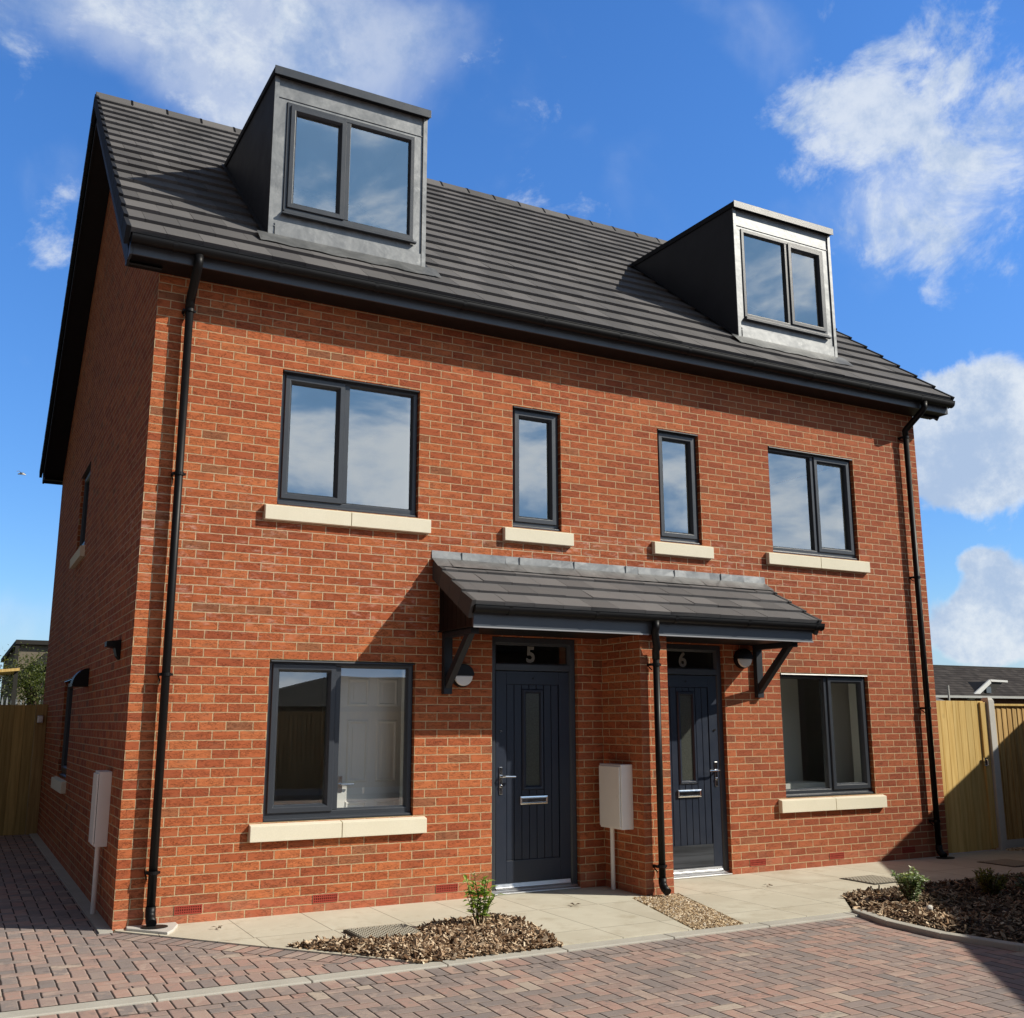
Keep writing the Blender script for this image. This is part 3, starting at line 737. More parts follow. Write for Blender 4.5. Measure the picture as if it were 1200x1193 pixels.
# dry verge caps, barge boards and gable soffit on both gables
for xe, sg in ((RX0, -1), (RX1, 1)):
    for f_ in (F, Fr):
        vg = MB(); brg = MB()
        for r_ in range(NC):
            s0, s1 = r_ * G - .012, (r_ + 1) * G - .022
            o_, i_ = xe + sg * .030, xe - sg * .012
            q = [(o_, s0, -.115), (i_, s0, -.115), (i_, s1, -.125), (o_, s1, -.125), (o_, s0, .052), (i_, s0, .046), (i_, s1, .020), (o_, s1, .024)]
            vg.hull8([f_(*p) for p in q])
        xi = xe - sg * .02
        q = [(xi - sg * .022, .02, -.31), (xi, .02, -.31), (xi, LEN, -.31), (xi - sg * .022, LEN, -.31), (xi - sg * .022, .02, -.05), (xi, .02, -.05), (xi, LEN, -.05), (xi - sg * .022, LEN, -.05)]
        brg.hull8([f_(*p) for p in q])
        wx = 0 if sg < 0 else W
        q = [(xi - sg * .023, .02, -.29), (wx, .02, -.29), (wx, LEN, -.29), (xi - sg * .023, LEN, -.29), (xi - sg * .023, .02, -.275), (wx, .02, -.275), (wx, LEN, -.275), (xi - sg * .023, LEN, -.275)]
        sfb = MB(); sfb.hull8([f_(*p) for p in q])
        obj('verge', vg, M_verge, roof, bevel=.004); bo = obj('barge_board', brg, M_soffit, house); obj('gable_soffit', sfb, M_soffit, bo)
FZ0, FZ1, FY = 5.405, 5.56, -.295
for rear in (False, True):
    fy = (lambda y: D - y) if rear else (lambda y: y)
    fb = MB(); ys = sorted((fy(FY), fy(FY + .02))); fb.box(RX0 + .045, RX1 - .045, ys[0], ys[1], FZ0, FZ1); 
    f_o = obj('fascia', fb, M_fascia, house, bevel=.003)
    sf = MB(); ys = sorted((fy(FY + .021), fy(0.0))); sf.box(RX0 + .046, RX1 - .046, ys[0], ys[1], FZ0 + .006, FZ0 + .018)
    obj('soffit', sf, M_soffit, f_o)
    # box end of the eaves
    for xe in (RX0 + .022, RX1 - .044):
        be = MB()
        p = [(fy(FY + .0), FZ0), (fy(FY), FZ1), (fy(.2), FZ1 + .25), (fy(.2), FZ0)] if False else [(fy(FY), FZ0), (fy(FY), FZ1 - .02), (fy(FY + .28), FZ1 + .12), (fy(FY + .28), FZ0)]
        be.xprism(p, xe, xe + .022)
        obj('box_end', be, M_fascia, f_o)
def gutter(x0, x1, yb, zt_, r=.056, parent=None, name='gutter'):
    gm = MB(); n = 14
    out = [(yb - r + r * math.cos(t), zt_ - .012 - 1.05 * r * math.sin(t)) for t in [math.pi * k / n for k in range(n + 1)]]
    inn = [(yb - r + (r - .005) * math.cos(t), zt_ - .012 - 1.05 * (r - .005) * math.sin(t)) for t in [math.pi * k / n for k in range(n + 1)]]
    prof = [(out[0][0], zt_)] + out + [(out[-1][0], zt_), (out[-1][0] - .006, zt_), (out[-1][0] - .006, zt_ + .004), (inn[-1][0], zt_ + .004)] + inn[::-1] + [(inn[0][0], zt_)]
    gm.xprism(prof, x0, x1)
    for xe in (x0, x1 - .006): gm.xprism([(out[0][0] + .001, zt_)] + [(p[0], p[1] - .004) for p in out] + [(out[-1][0] - .003, zt_)], xe, xe + .006)
    go = obj(name, gm, M_black, parent or house)
    x = x0 + .35
    while x < x1:
        bk = MB(); bk.xprism([(p[0] * 1.0, p[1] - .006) for p in [(yb, zt_)] + out + [(out[-1][0] - .004, zt_ + .006)]], x - .016, x + .016); x += .9
        obj('gutter_bracket', bk, M_black, go)
    return go
gutter(RX0 + .02, RX1 - .015, FY - .002, 5.545)
def downpipe(x, y, zb, ztop, gy, gz, clips, r=.034, parent=None, dxo=0.0, shoe=True):
    pm = MB(); pm.tube([(x, y, zb + .10), (x, y, ztop)], r, 18)
    po = obj('downpipe', pm, M_black, parent or house, smooth=False)
    for p in po.data.polygons: p.use_smooth = len(p.vertices) == 4
    el = MB(); rr = r * 1.16
    el.tube([(x, y, ztop - .05), (x, y, ztop + .03), (x + dxo * .15, y - .03, ztop + .06), (x + dxo * .85, gy + .03, gz - .10), (x + dxo, gy, gz - .06), (x + dxo, gy, gz + .01)], rr, 18)
    e_o = obj('offset_bend', el, M_black, po)
    for p in e_o.data.polygons: p.use_smooth = len(p.vertices) == 4
    if shoe:
        sh = MB(); sh.tube([(x, y, zb + .17), (x, y, zb + .125), (x, y - .010, zb + .10), (x, y - .03, zb + .078), (x, y - .075, zb + .055)], [rr] * 5, 18)
        s_o = obj('shoe', sh, M_black, po)
        for p in s_o.data.polygons: p.use_smooth = len(p.vertices) == 4
    for z in clips:
        cm = MB(); cm.tube([(x, y, z - .013), (x, y, z + .013)], r * 1.25, 18); cm.box(x - .055, x - .035, y, y + .072, z - .012, z + .012); cm.box(x - .055, x + .055, y - .004, y + .006, z - .010, z + .010)
        cm.tube([(x - .045, y + .01, z - .05), (x - .045, y + .07, z - .012)], .006, 8)
        obj('pipe_clip', cm, M_black, po)
downpipe(.262, -.075, .0, 5.14, FY - .06, 5.47, (.42, 1.95, 3.62, 5.08))
downpipe(W - .245, -.075, -.02, 5.14, FY - .06, 5.47, (.42, 1.72, 3.30, 5.08), dxo=.05)

# ---- dormers
def dormer(x0, x1, wx0, wx1, sash):
    yf = .20; zt_ = 7.76; zb = rz_(yf) - .06
    yr = (zt_ + .10 - 5.60) / SLOPE - .34 + .02
    slope_pt = lambda y, n=0: rz_(y) + n
    fm = MB()
    hole = (wx0, wx1, 6.33, 7.515)
    fm.wall(x0, x1, zb, zt_, [hole], yf, .08)
    # vertical lead seams
    for x in (x0 + .001, x1 - .045): fm.box(x, x + .044, yf - .016, yf - .001, zb + .1, zt_ - .002)
    fm.box(x0 + .05, x1 - .05, yf - .008, yf - .0012, 7.545, 7.552); fm.box(x0 + .05, x1 - .05, yf - .010, yf - .0012, zb + .19, zb + .197)
    d_o = obj('dormer', fm, M_lead, house, flip='keep')
    for x, t in ((x0, .02), (x1 - .02, .02)):
        ck = MB(); ck.xprism([(yf + .001, zb - .05), (yr, rz_(yr) - .05), (yr, zt_ + .09), (yf + .001, zt_ - .001)], x, x + t)
        obj('dormer_cheek', ck, M_cheek, d_o)
    rf = MB(); rf.xprism([(yf - .059, zt_ + .003), (yr + .1, zt_ + .092), (yr + .1, zt_ + .16), (yf - .059, zt_ + .07)], x0 - .018, x1 + .018)
    obj('dormer_roof', rf, M_verge, d_o, bevel=.006)
    dc = MB(); dc.box(x0 - .019, x1 + .019, yf - .066, yf - .0595, zt_ - .010, zt_ + .078); obj('roof_trim', dc, M_frame, d_o, bevel=.002)
    # lead apron over the tiles below
    ap = MB(); rn = random.Random(int(x0 * 100)); n = 22
    for i in range(n):
        a = x0 - .10 + (x1 - x0 + .22) * i / n; b_ = x0 - .10 + (x1 - x0 + .22) * (i + 1) / n
        s_lo = [yf - .17 + .012 * math.sin(i * 1.3 + q) + rn.uniform(-.006, .006) for q in (0, 1)]
        ap.face([(a, s_lo[0], rz_(s_lo[0]) + .030), (b_, s_lo[1], rz_(s_lo[1]) + .030), (b_, yf - .008, rz_(yf) + .050), (a, yf - .008, rz_(yf) + .050)])
        if x0 <= a and b_ <= x1 + .01: ap.face([(a, yf - .012, rz_(yf) + .045), (b_, yf - .012, rz_(yf) + .045), (b_, yf - .010, rz_(yf) + .175), (a, yf - .010, rz_(yf) + .175)])
    obj('lead_apron', ap, M_lead, d_o, flip='keep')
    for x, t in ((x0 - .05, .05), (x1, .05)):
        sk = MB(); sk.face([(x, yf, rz_(yf) + .045), (x + t, yf, rz_(yf) + .045), (x + t, yr, rz_(yr) + .045), (x, yr, rz_(yr) + .045)])
        obj('soaker', sk, M_cheek, d_o, flip='keep')
    inn = MB(); inn.box(x0 + .03, x1 - .03, yf + .10, 3.0, 5.25, 5.27)
    inn.box(x0 + .021, x0 + .05, yf + .09, 3.0, 5.3, zt_ - .03); inn.box(x1 - .05, x1 - .021, yf + .09, 3.0, 5.3, zt_ - .03); inn.box(x0 + .03, x1 - .03, yf + .09, 3.0, zt_ - .03, zt_ - .01)
    inn.box(x0 + .03, x1 - .03, 2.9, 3.0, 5.3, zt_ - .03)
    inn.wall(x0 + .03, x1 - .03, 5.3, zt_ - .03, [hole], yf + .085, .05)
    obj('room_lining', inn, M_plaster, d_o)
    mm = Matrix.Translation((0, yf, 0)); sp = wx0 + (wx1 - wx0) * (.46 if sash == 'L' else .54)
    window('dormer_window', wx0 + .004, wx1 - .004, 6.335, 7.512, sp, sash, mm, y=-.012)
    tr = MB(); tr.box(wx0 - .01, wx1 + .02, yf - .055, yf - .012, 6.315, 6.333); obj('dormer_sill', tr, M_frame, d_o, bevel=.003)
dormer(.97, 2.585, 1.10, 2.45, 'L')
dormer(6.66, 8.27, 6.775, 8.13, 'R')

# ---- canopy over the two doors
CX0, CX1 = 2.63, 6.69
cs = (3.065 - 2.605) / .83; cp = math.atan(cs); cl_ = .83 / math.cos(cp) + .05
def CF(x, s, n): return (x, -.835 + s * math.cos(cp) - n * math.sin(cp), 2.575 + s * math.sin(cp) + n * math.cos(cp))
ct = MB(); rnd = random.Random(9); NCc = 4; Gc = .245
for r_ in range(NCc):
    s0, s1 = r_ * Gc, min(r_ * Gc + Gc + .05, cl_)
    x = CX0 + .03 - (.15 if r_ % 2 else 0)
    while x < CX1 - .03:
        a, b_ = max(x + .0015, CX0 + .03), min(x + .30 - .0015, CX1 - .03); x += .30
        if b_ - a < .02: continue
        t = .031 + rnd.gauss(0, .0018)
        ct.hull8([CF(a, s0, -.004), CF(b_, s0, -.004), CF(b_, s1, -.012), CF(a, s1, -.012), CF(a, s0 + rnd.gauss(0, .002), t), CF(b_, s0, t + rnd.gauss(0, .001)), CF(b_, s1, .002), CF(a, s1, .002)])
canopy = obj('porch_canopy', ct, M_tile2, house)
dk = MB(); dk.xprism([(-.80, 2.50), (-.005, 2.50), (-.005, 3.03), (-.815, 2.575)], CX0 + .10, CX1 - .10)
obj('canopy_deck', dk, M_soffit, canopy)
for xe, sg in ((CX0, -1), (CX1, 1)):
    vc = MB(); cc = MB()
    for r_ in range(NCc):
        s0, s1 = r_ * Gc - .01, min((r_ + 1) * Gc - .014, cl_ - .055); o_, i_ = xe, xe - sg * .045
        vc.hull8([CF(*p) for p in [(o_, s0, -.135), (i_, s0, -.135), (i_, s1, -.135), (o_, s1, -.135), (o_, s0, .036), (i_, s0, .036), (i_, s1, .018), (o_, s1, .018)]])
    xi = xe - sg * .075
    for k_ in range(8):
        y0 = -.76 + k_ * .095; y1 = y0 + .089
        zz = lambda y: 2.575 + (y + .835) * cs - .10
        cc.xprism([(y0, 2.386), (y1, 2.386), (y1, zz(y1)), (y0, zz(y0))], min(xi, xi - sg * .014), max(xi, xi - sg * .014))
    obj('canopy_verge', vc, M_canverge, canopy, bevel=.003); obj('side_cladding', cc, M_black, canopy)
fb = MB(); fb.box(CX0 + .06, CX1 - .06, -.765, -.745, 2.380, 2.535); c_f = obj('canopy_fascia', fb, M_fascia, canopy, bevel=.003)
sf = MB(); sf.box(CX0 + .062, CX1 - .062, -.744, -.001, 2.386, 2.398); obj('canopy_soffit', sf, M_soffit, canopy)
for a, b_ in ((CX0 + .058, 4.54), (4.66, CX1 - .058)):
    ed = MB(); ed.box(a, b_, -.774, -.7655, 2.374, 2.386); obj('soffit_edge_light', ed, M_edge_light, canopy)  # light caught by the soffit edge, painted as a pale lip
gutter(CX0 + .03, CX1 + .02, -.767, 2.562, .052, canopy, 'canopy_gutter')
# lead flashing stepped onto the wall
lf = MB(); n = 26; rn = random.Random(5)
for i in range(n):
    a = CX0 - .01 + (CX1 - CX0 + .02) * i / n; b_ = CX0 - .01 + (CX1 - CX0 + .02) * (i + 1) / n
    o1, o2 = .006 + rn.uniform(0, .006), .006 + rn.uniform(0, .006)
    zt_ = 3.158; s1 = cl_ - .05; p = CF(a, cl_ - .20, .034); q = CF(b_, cl_ - .20, .034)
    lf.face([(a, -o1, 3.085), (b_, -o2, 3.085), (b_, -.004, zt_), (a, -.004, zt_)])
    lf.face([(a, p[1] + rn.uniform(-.006, .006), p[2]), (b_, q[1] + rn.uniform(-.006, .006), q[2]), (b_, -o2, 3.085), (a, -o1, 3.085)])
    if i % 4 == 2: lf.box(a - .004, a + .004, -.016, -.003, 3.088, 3.156)
obj('lead_flashing', lf, M_lead, canopy, flip='keep')
for x in (2.735, 6.475):
    br = MB(); br.box(x, x + .085, -.06, -.001, 1.82, 2.3855); br.box(x + .002, x + .083, -.62, -.061, 2.335, 2.3845)
    br.hull8([(x + .012, -.062, 1.885), (x + .073, -.062, 1.885), (x + .073, -.062, 1.985), (x + .012, -.062, 1.985), (x + .012, -.56, 2.333), (x + .073, -.56, 2.333), (x + .073, -.47, 2.334), (x + .012, -.47, 2.334)] if False else
             [(x + .012, -.06, 1.87), (x + .073, -.06, 1.87), (x + .073, -.56, 2.334), (x + .012, -.56, 2.334), (x + .012, -.06, 1.975), (x + .073, -.06, 1.975), (x + .073, -.46, 2.3345), (x + .012, -.46, 2.3345)])
    obj('canopy_bracket', br, M_bracket, canopy, bevel=.004)
downpipe(4.635, -.745, .0, 2.20, -.82, 2.50, (.27, 2.10), r=.032, parent=house, dxo=-.045)

# ---- lamps, meter boxes, vents
for x, z in ((2.93, 1.99), (6.305, 2.235)):
    lm = MB(); N_ = 28
    cyl = lambda r, y0, y1, lo, hi, m_: m_.prism([(x + r * math.cos(t), z + r * math.sin(t)) for t in [lo + (hi - lo) * k / N_ for k in range(N_ + 1)]], lambda p, q: (p, y0, q), lambda p, q: (p, y1, q))
    cyl(.105, -.05, -.001, 0, 2 * math.pi * .999, lm); cyl(.108, -.085, -.051, .0, math.pi, lm)
    lo = obj('wall_lamp', lm, M_black, house, bevel=.006)
    df = MB(); cyl(.094, -.080, -.0505, math.pi, 2 * math.pi, df); obj('diffuser', df, M_lampw, lo, bevel=.012)
def meter(xa, xb, y0, y1, z0, z1, px, py, face):
    mb_ = MB(); mb_.box(xa, xb, y0, y1, z0, z1); mo = obj('meter_box', mb_, M_meter, house, bevel=.004)
    x = min(xa, xb); dr_ = MB(); dr_.box(x - .016, x - .004, y0 + .012, y1 - .012, z0 + .018, z1 - .018); do = obj('meter_door', dr_, M_meter, mo, bevel=.003)
    sm_ = MB(); sm_.box(x - .0045, x - .0005, y0 + .016, y1 - .016, z0 + .022, z1 - .022); obj('seam_shade', sm_, M_black, mo)  # black backing paints the shade in the seam round the door
    kn = MB(); kn.tube([(x - .014, y0 + .05, (z0 + z1) / 2), (x - .019, y0 + .05, (z0 + z1) / 2)], .014, 12); obj('meter_lock', kn, M_lampw, mo)
    pp = MB(); pp.tube([(px, py, -.01), (px, py, z0 + .005)], .021, 14); obj('conduit', pp, M_meter, mo)
meter(4.37, 4.5015, -.50, -.13, .58, 1.17, 4.45, -.21, 'x')
meter(-.10, -.0005, .62, .92, .56, 1.165, -.05, .80, 'x')
cw = MB(); cw.prism([(-.001, 2.27), (-.12, 2.255), (-.12, 2.215), (-.05, 2.20), (-.03, 2.13), (-.001, 2.10)], lambda x, z: (x, .66, z), lambda x, z: (x, .80, z)); obj('vent_cowl', cw, M_black, house)
cw = MB(); cw.prism([(-.001, 2.13)] + [(-.16 * math.sin(t), 1.94 + .19 * math.cos(t)) for t in [R(a) for a in range(10, 95, 10)]] + [(-.001, 1.94)], lambda x, z: (x, 2.95, z), lambda x, z: (x, 3.2, z)); obj('vent_cowl', cw, M_black, house)

# ------------------------------------------------------------------ things on the ground
def drain_cover(name, label, pts, h):
    t = thing(name, label, 'drain cover', (pts[0][0], pts[0][1], 0), 'drain covers set in the paving')
    xs_ = [p[0] for p in pts]; ys_ = [p[1] for p in pts]; a, b_, c_, d_ = min(xs_), max(xs_), min(ys_), max(ys_)
    fr = MB(); fr.box(a, b_, c_, d_, h - .03, h + .003); obj('frame', fr, M_gully, t)
    pl = MB(); pl.box(a + .012, b_ - .012, c_ + .012, d_ - .012, h, h + .006); obj('cover_plate', pl, M_cdark, t); pl = MB()
    nx, ny = 20, 16
    for i in range(nx):
        for j in range(ny):
            x = a + .025 + (b_ - a - .05) * (i + .5) / nx; y = c_ + .025 + (d_ - c_ - .05) * (j + .5) / ny
            l, w_ = ((b_ - a) / nx * .36, (d_ - c_) / ny * .16) if (i + j) % 2 else ((b_ - a) / nx * .16, (d_ - c_) / ny * .38)
            pl.box(x - l, x + l, y - w_, y + w_, h + .0062, h + .012)
    obj('tread_pattern', pl, M_cover, t)
drain_cover('drain_cover', 'square patterned drain cover half buried in bark below the left windows', [(1.53, -1.37), (2.03, -.93)], .026)
drain_cover('drain_cover', 'square patterned drain cover in the sunlit slabs left of the bushy shrub', [(6.82, -1.2), (7.28, -.74)], .013)
drain_cover('drain_cover', 'dark square drain cover in the shaded slabs before the side gate', [(9.1, -1.05), (9.6, -.56)], .013)
pd = MB(); pd.zprism([(.10, -.03), (.44, -.03), (.44, -.20), (.40, -.36), (.16, -.13)] if False else [(.10, -.002), (.47, -.002), (.47, -.10), (.40, -.30), (.34, -.40), (.09, -.09)], .0, .03)
gd = thing('drain_gully', 'black gully in a pale concrete pad under the left corner downpipe', 'gully', (.28, -.15, 0))
obj('concrete_pad', pd, M_post, gd, bevel=.006)
gy = MB(); gy.zprism([(.285 + .10 * math.cos(t), -.155 + .085 * math.sin(t)) for t in [2 * math.pi * k / 24 for k in range(24)]], .02, .035); obj('grate', gy, M_gully, gd)
gd2 = thing('drain_gully', 'black gully in the slabs under the right corner downpipe', 'gully', (W - .24, -.15, 0))
gy = MB(); gy.zprism([(W - .245 + .12 * math.cos(t), -.155 + .085 * math.sin(t)) for t in [2 * math.pi * k / 24 for k in range(24)]], .0, .02); obj('grate', gy, M_gully, gd2)
# stone lying in the bed
st = MB(); c0 = Vector((6.0, -2.55, .06)); bmx = bmesh.new(); bmesh.ops.create_icosphere(bmx, subdivisions=2, radius=1)
rn = random.Random(4); st.v = [tuple(c0 + Vector((v.co.x * .034, v.co.y * .025, v.co.z * .03)) * (1 + rn.uniform(-.12, .12))) for v in bmx.verts]; st.f = [tuple(v.index for v in f.verts) for f in bmx.faces]; bmx.free()
tag(obj('stone', st, plain('white_stone', (.62, .60, .56), .8, 0, .2, .15, 30)), 'single white stone lying on bark before the bushy shrub', 'stone')
# dry leaves blown on the slabs
for nm, x, y, rz, lab in (('dry_leaf', .72, -.36, .4, 'grey dry leaf on the slab by the left corner downpipe'), ('dry_leaf', 3.66, -.80, 1.5, 'brown curled leaf on the slabs before the left front door'), ('dry_leaf', 5.86, -.78, .2, 'brown dry leaf on the slabs before the right front door')):
    l = MB(Matrix.Translation((x, y, .022)) @ Matrix.Rotation(rz, 4, 'Z'))
    for k_ in range(3):
        a = k_ * 2.1; l.face([(0, 0, 0), (.035 * math.cos(a), .03 * math.sin(a), .012), (.06 * math.cos(a + .3), .06 * math.sin(a + .3), .004), (.03 * math.cos(a + .7), .035 * math.sin(a + .7), .010)])
    tag(obj(nm, l, M_chipB, flip='keep'), lab, 'leaf')

# ------------------------------------------------------------------ plants
def leaf(mb, p, d, n, L_, w_, fold=.25):
    d = d.normalized(); s_ = d.cross(n).normalized(); n = s_.cross(d)
    a = p; m1 = p + d * L_ * .45; tip = p + d * L_ - n * L_ * .15
    l = m1 + s_ * w_ + n * w_ * fold; r = m1 - s_ * w_ + n * w_ * fold
    mb.face([a, r, tip, l] if False else [a, m1, l]); mb.f[-1] = mb.f[-1]
    b = mb.add([a, r, m1, tip, l]); mb.f[-1:] = [(b, b + 1, b + 2), (b + 1, b + 3, b + 2), (b, b + 2, b + 4), (b + 2, b + 3, b + 4)]
def shrub(name, label, loc, h, stems, spread, lmat, leaf_l, leaf_w, per, seed, flower=False, top=.15):
    rn = random.Random(seed); t = thing(name, label, 'shrub', loc)
    sm_, lm = MB(), MB(); fl = MB(); L0 = Vector(loc)
    for s_ in range(stems):
        a = rn.uniform(0, 6.28); rad = spread * math.sqrt(rn.random()); hh = h * rn.uniform(.62, 1.0) * (1 - .25 * rad / max(spread, .01))
        base = L0 + Vector((rad * .25 * math.cos(a), rad * .25 * math.sin(a), 0)); tip = L0 + Vector((rad * math.cos(a), rad * math.sin(a), hh))
        mid = (base + tip) / 2 + Vector((rn.uniform(-.02, .02), rn.uniform(-.02, .02), .03))
        pts_ = [base, mid, tip]; sm_.tube(pts_, [.0045, .0035, .002], 6)
        for q in range(per):
            f = top + (1 - top) * (q + rn.random()) / per
            p = base.lerp(mid, f * 2) if f < .5 else mid.lerp(tip, f * 2 - 1)
            d = Vector((rn.gauss(0, 1), rn.gauss(0, 1), rn.uniform(-.2, .9)))
            leaf(lm, p, d, Vector((rn.gauss(0, .3), rn.gauss(0, .3), 1)), leaf_l * rn.uniform(.6, 1.2), leaf_w * rn.uniform(.7, 1.2))
        if flower and hh > h * .8:
            for q in range(14):
                p = tip + Vector((rn.gauss(0, .012), rn.gauss(0, .012), rn.uniform(-.005, .02))); leaf(fl, p, Vector((rn.gauss(0, 1), rn.gauss(0, 1), 1)), Vector((0, 0, 1)), .014, .006)
    obj('stem', sm_, M_bark, t); obj('foliage', lm, lmat, t, flip='keep')
    if flower: obj('flower', fl, M_blossom, t, flip='keep')
    return t
shrub('leafy_shrub', 'small upright green shrub planted in bark left of the first front door', (2.46, -1.38, .04), .45, 10, .14, M_leafA, .085, .017, 17, 11, True, .2)
shrub('variegated_shrub', 'bushy cream and green shrub at the sunlit end of the right bed', (6.30, -2.10, .03), .33, 42, .15, M_leafB, .042, .015, 22, 5, False, .0)
shrub('conifer_shrub', 'small yellow green conifer shrub in the shaded right bed', (7.22, -2.20, .03), .25, 34, .17, M_leafC, .06, .006, 30, 6, False, .05)
shrub('evergreen_shrub', 'loose grey green shrub at the right edge of the bed', (7.12, -2.78, .03), .30, 34, .22, M_leafD, .06, .011, 22, 8, False, .05)
rn = random.Random(2)

# ------------------------------------------------------------------ right: gate, post, fence
gt = thing('garden_gate', 'sunlit timber board gate closing the gap right of the house', 'gate', (9.4, .1, 0))
gm = MB(); x = 9.37
while x < 10.20:
    gm.box(x, x + .112, .085, .105, .018, 1.815); x += .1145
obj('boards', gm, M_wood, gt, bevel=.003)
gm = MB(); gm.box(10.195, 10.30, .060, .115, .04, 1.80); obj('stile', gm, M_wood, gt, bevel=.004)
gm = MB(); gm.box(10.165, 10.225, .045, .06, 1.02, 1.12); gm.tube([(10.195, .045, 1.10), (10.195, .02, 1.09), (10.195, .02, 1.03), (10.195, .045, 1.02)], .007, 8); obj('latch', gm, M_chrome, gt)
gm = MB()
for z in (.42, 1.45): gm.box(9.36, 9.75, .079, .0845, z, z + .03)
fp = thing('concrete_post', 'pale concrete fence post beside the timber gate', 'post', (10.38, .1, 0))
pm = MB(); pm.box(10.315, 10.425, .03, .15, -.05, 1.82); pm.hull8([(10.315, .03, 1.82), (10.425, .03, 1.82), (10.425, .15, 1.82), (10.315, .15, 1.82), (10.335, .05, 1.86), (10.405, .05, 1.86), (10.405, .13, 1.86), (10.335, .13, 1.86)])
obj('shaft', pm, M_post, fp, bevel=.006)
def fence_panel(name, label, x0, x1, y, zt_, mat=None, group=None):
    t = thing(name, label, 'fence', ((x0 + x1) / 2, y, 0), group); m_ = MB(); x = x0; rn = random.Random(int(x0 * 10))
    while x < x1 - .02:
        w_ = .118; m_.hull8([(x, y + .016, .12), (x + w_ + .01, y + .008, .12), (x + w_ + .01, y + .022, .12), (x, y + .022, .12), (x, y - .010, zt_), (x + w_ + .01, y + .004, zt_), (x + w_ + .01, y + .022, zt_), (x, y + .022, zt_)] if False else [(x, y, .12), (x + .118, y + .012, .12), (x + .118, y + .022, .12), (x, y + .022, .12), (x, y, zt_), (x + .118, y + .012, zt_), (x + .118, y + .022, zt_), (x, y + .022, zt_)]); x += .10 
    obj('boards', m_, mat or M_woodf, t)
    c = MB(); c.box(x0, x1, y - .025, y + .035, zt_ + .001, zt_ + .028); obj('capping', c, mat or M_wood, t, bevel=.003)
    g_ = MB(); g_.box(x0, x1, y, y + .05, -.05, .118); obj('gravel_board', g_, M_post, t)
    return t
fence_panel('timber_fence', 'feather edge timber fence panel next to the concrete post', 10.43, 12.0, .085, 1.755)
# ------------------------------------------------------------------ left: gate across the side passage
lg = thing('side_gate', 'shaded timber boarded gate across the passage left of the house', 'gate', (-.9, 8.0, 0))
gm = MB(); x = -3.4
rn = random.Random(8)
while x < -.17:
    gm.box(x, x + .138, 8.0 + rn.uniform(0, .003), 8.02, .0, 1.82); x += .141
gm.box(-3.4, -.17, 8.0205, 8.035, .0, 1.80)
obj('boards', gm, M_woodd, lg, bevel=.003)
gp = thing('gate_post', 'timber post between the side gate and the brick wall', 'post', (-.08, 8.0, 0))
gm = MB(); gm.box(-.155, -.003, 7.97, 8.08, -.05, 1.83); obj('shaft', gm, M_woodf, gp, bevel=.004)
kb = thing('key_box', 'small grey box fixed high on the gate post at the left', 'box', (-.10, 7.96, 1.6))
gm = MB(); gm.box(-.135, -.055, 7.90, 7.969, 1.56, 1.67); obj('case', gm, M_alu, kb, bevel=.01); gm = MB(); gm.box(-.12, -.07, 7.892, 7.899, 1.575, 1.625); obj('cover', gm, M_lampw, kb, bevel=.003)

# ------------------------------------------------------------------ background left
fb_ = thing('flat_roofed_building', 'distant flat roofed brown building behind the small tree at the left', 'building', (4, 32, 0))
M_buff = plain('buff_render', (.20, .17, .13), .85, 0, .2, .2, .5); M_bdark = plain('dark_cladding', (.03, .028, .025), .7, 0, .3, .2, 1)
gm = MB(); gm.box(.55, 14, 30, 42, -.05, 4.15); obj('wall', gm, M_buff, fb_)
gm = MB(); gm.box(.44, 14.1, 29.8, 42.2, 4.155, 4.30); obj('roof', gm, M_bdark, fb_)
gm = MB(); gm.prism([(1.0, 3.45), (1.45, 3.95), (3.2, 3.95), (3.2, 3.45)], lambda x, z: (x, 29.4, z), lambda x, z: (x, 29.98, z)); obj('porch_roof', gm, M_bdark, fb_)
gm = MB(); gm.box(1.05, 4, 29.9, 29.985, .1, 3.44); obj('door', gm, M_bdark, fb_)
gm = MB(); gm.box(.44, .56, 29.85, 29.98, -.05, 4.14); obj('downpipe', gm, M_bdark, fb_)
sh = thing('timber_shelter', 'open timber shelter with a sunlit sloping roof edge beyond the side gate', 'shelter', (-1, 22, 0))
gm = MB(); gm.prism([(-3.0, 2.52), (.18, 2.86), (.18, 2.93), (-3.0, 2.60)], lambda x, z: (x, 20.5, z), lambda x, z: (x, 23, z)); obj('roof', gm, M_wood, sh)
for x in (-2.8, -.55, .06):
    gm = MB(); gm.box(x, x + .10, 20.6, 20.7, -.05, 2.55 + .105 * (x + 3) - .02); obj('post', gm, M_bdark, sh)
pf = thing('palisade_fence', 'grey steel palisade fence with pointed pales above the side gate', 'fence', (0, 28, 0))
M_pal = plain('galvanised_steel', (.34, .36, .38), .5, .3, .4, .15, 4); x = -3.0
while x < 3.2:
    gm = MB(); gm.hull8([(x, 28, .05), (x + .05, 28, .05), (x + .05, 28.02, .05), (x, 28.02, .05), (x, 28, 2.24), (x + .05, 28, 2.24), (x + .05, 28.02, 2.24), (x, 28.02, 2.24)]); gm.hull8([(x, 28, 2.24), (x + .05, 28, 2.24), (x + .05, 28.02, 2.24), (x, 28.02, 2.24), (x + .02, 28, 2.36), (x + .03, 28, 2.36), (x + .03, 28.02, 2.36), (x + .02, 28.02, 2.36)]); x += .135
    obj('pale', gm, M_pal, pf)
for z in (2.0, .4):
    gm = MB(); gm.box(-3, 3.2, 28.021, 28.06, z, z + .06); obj('rail', gm, M_pal, pf)
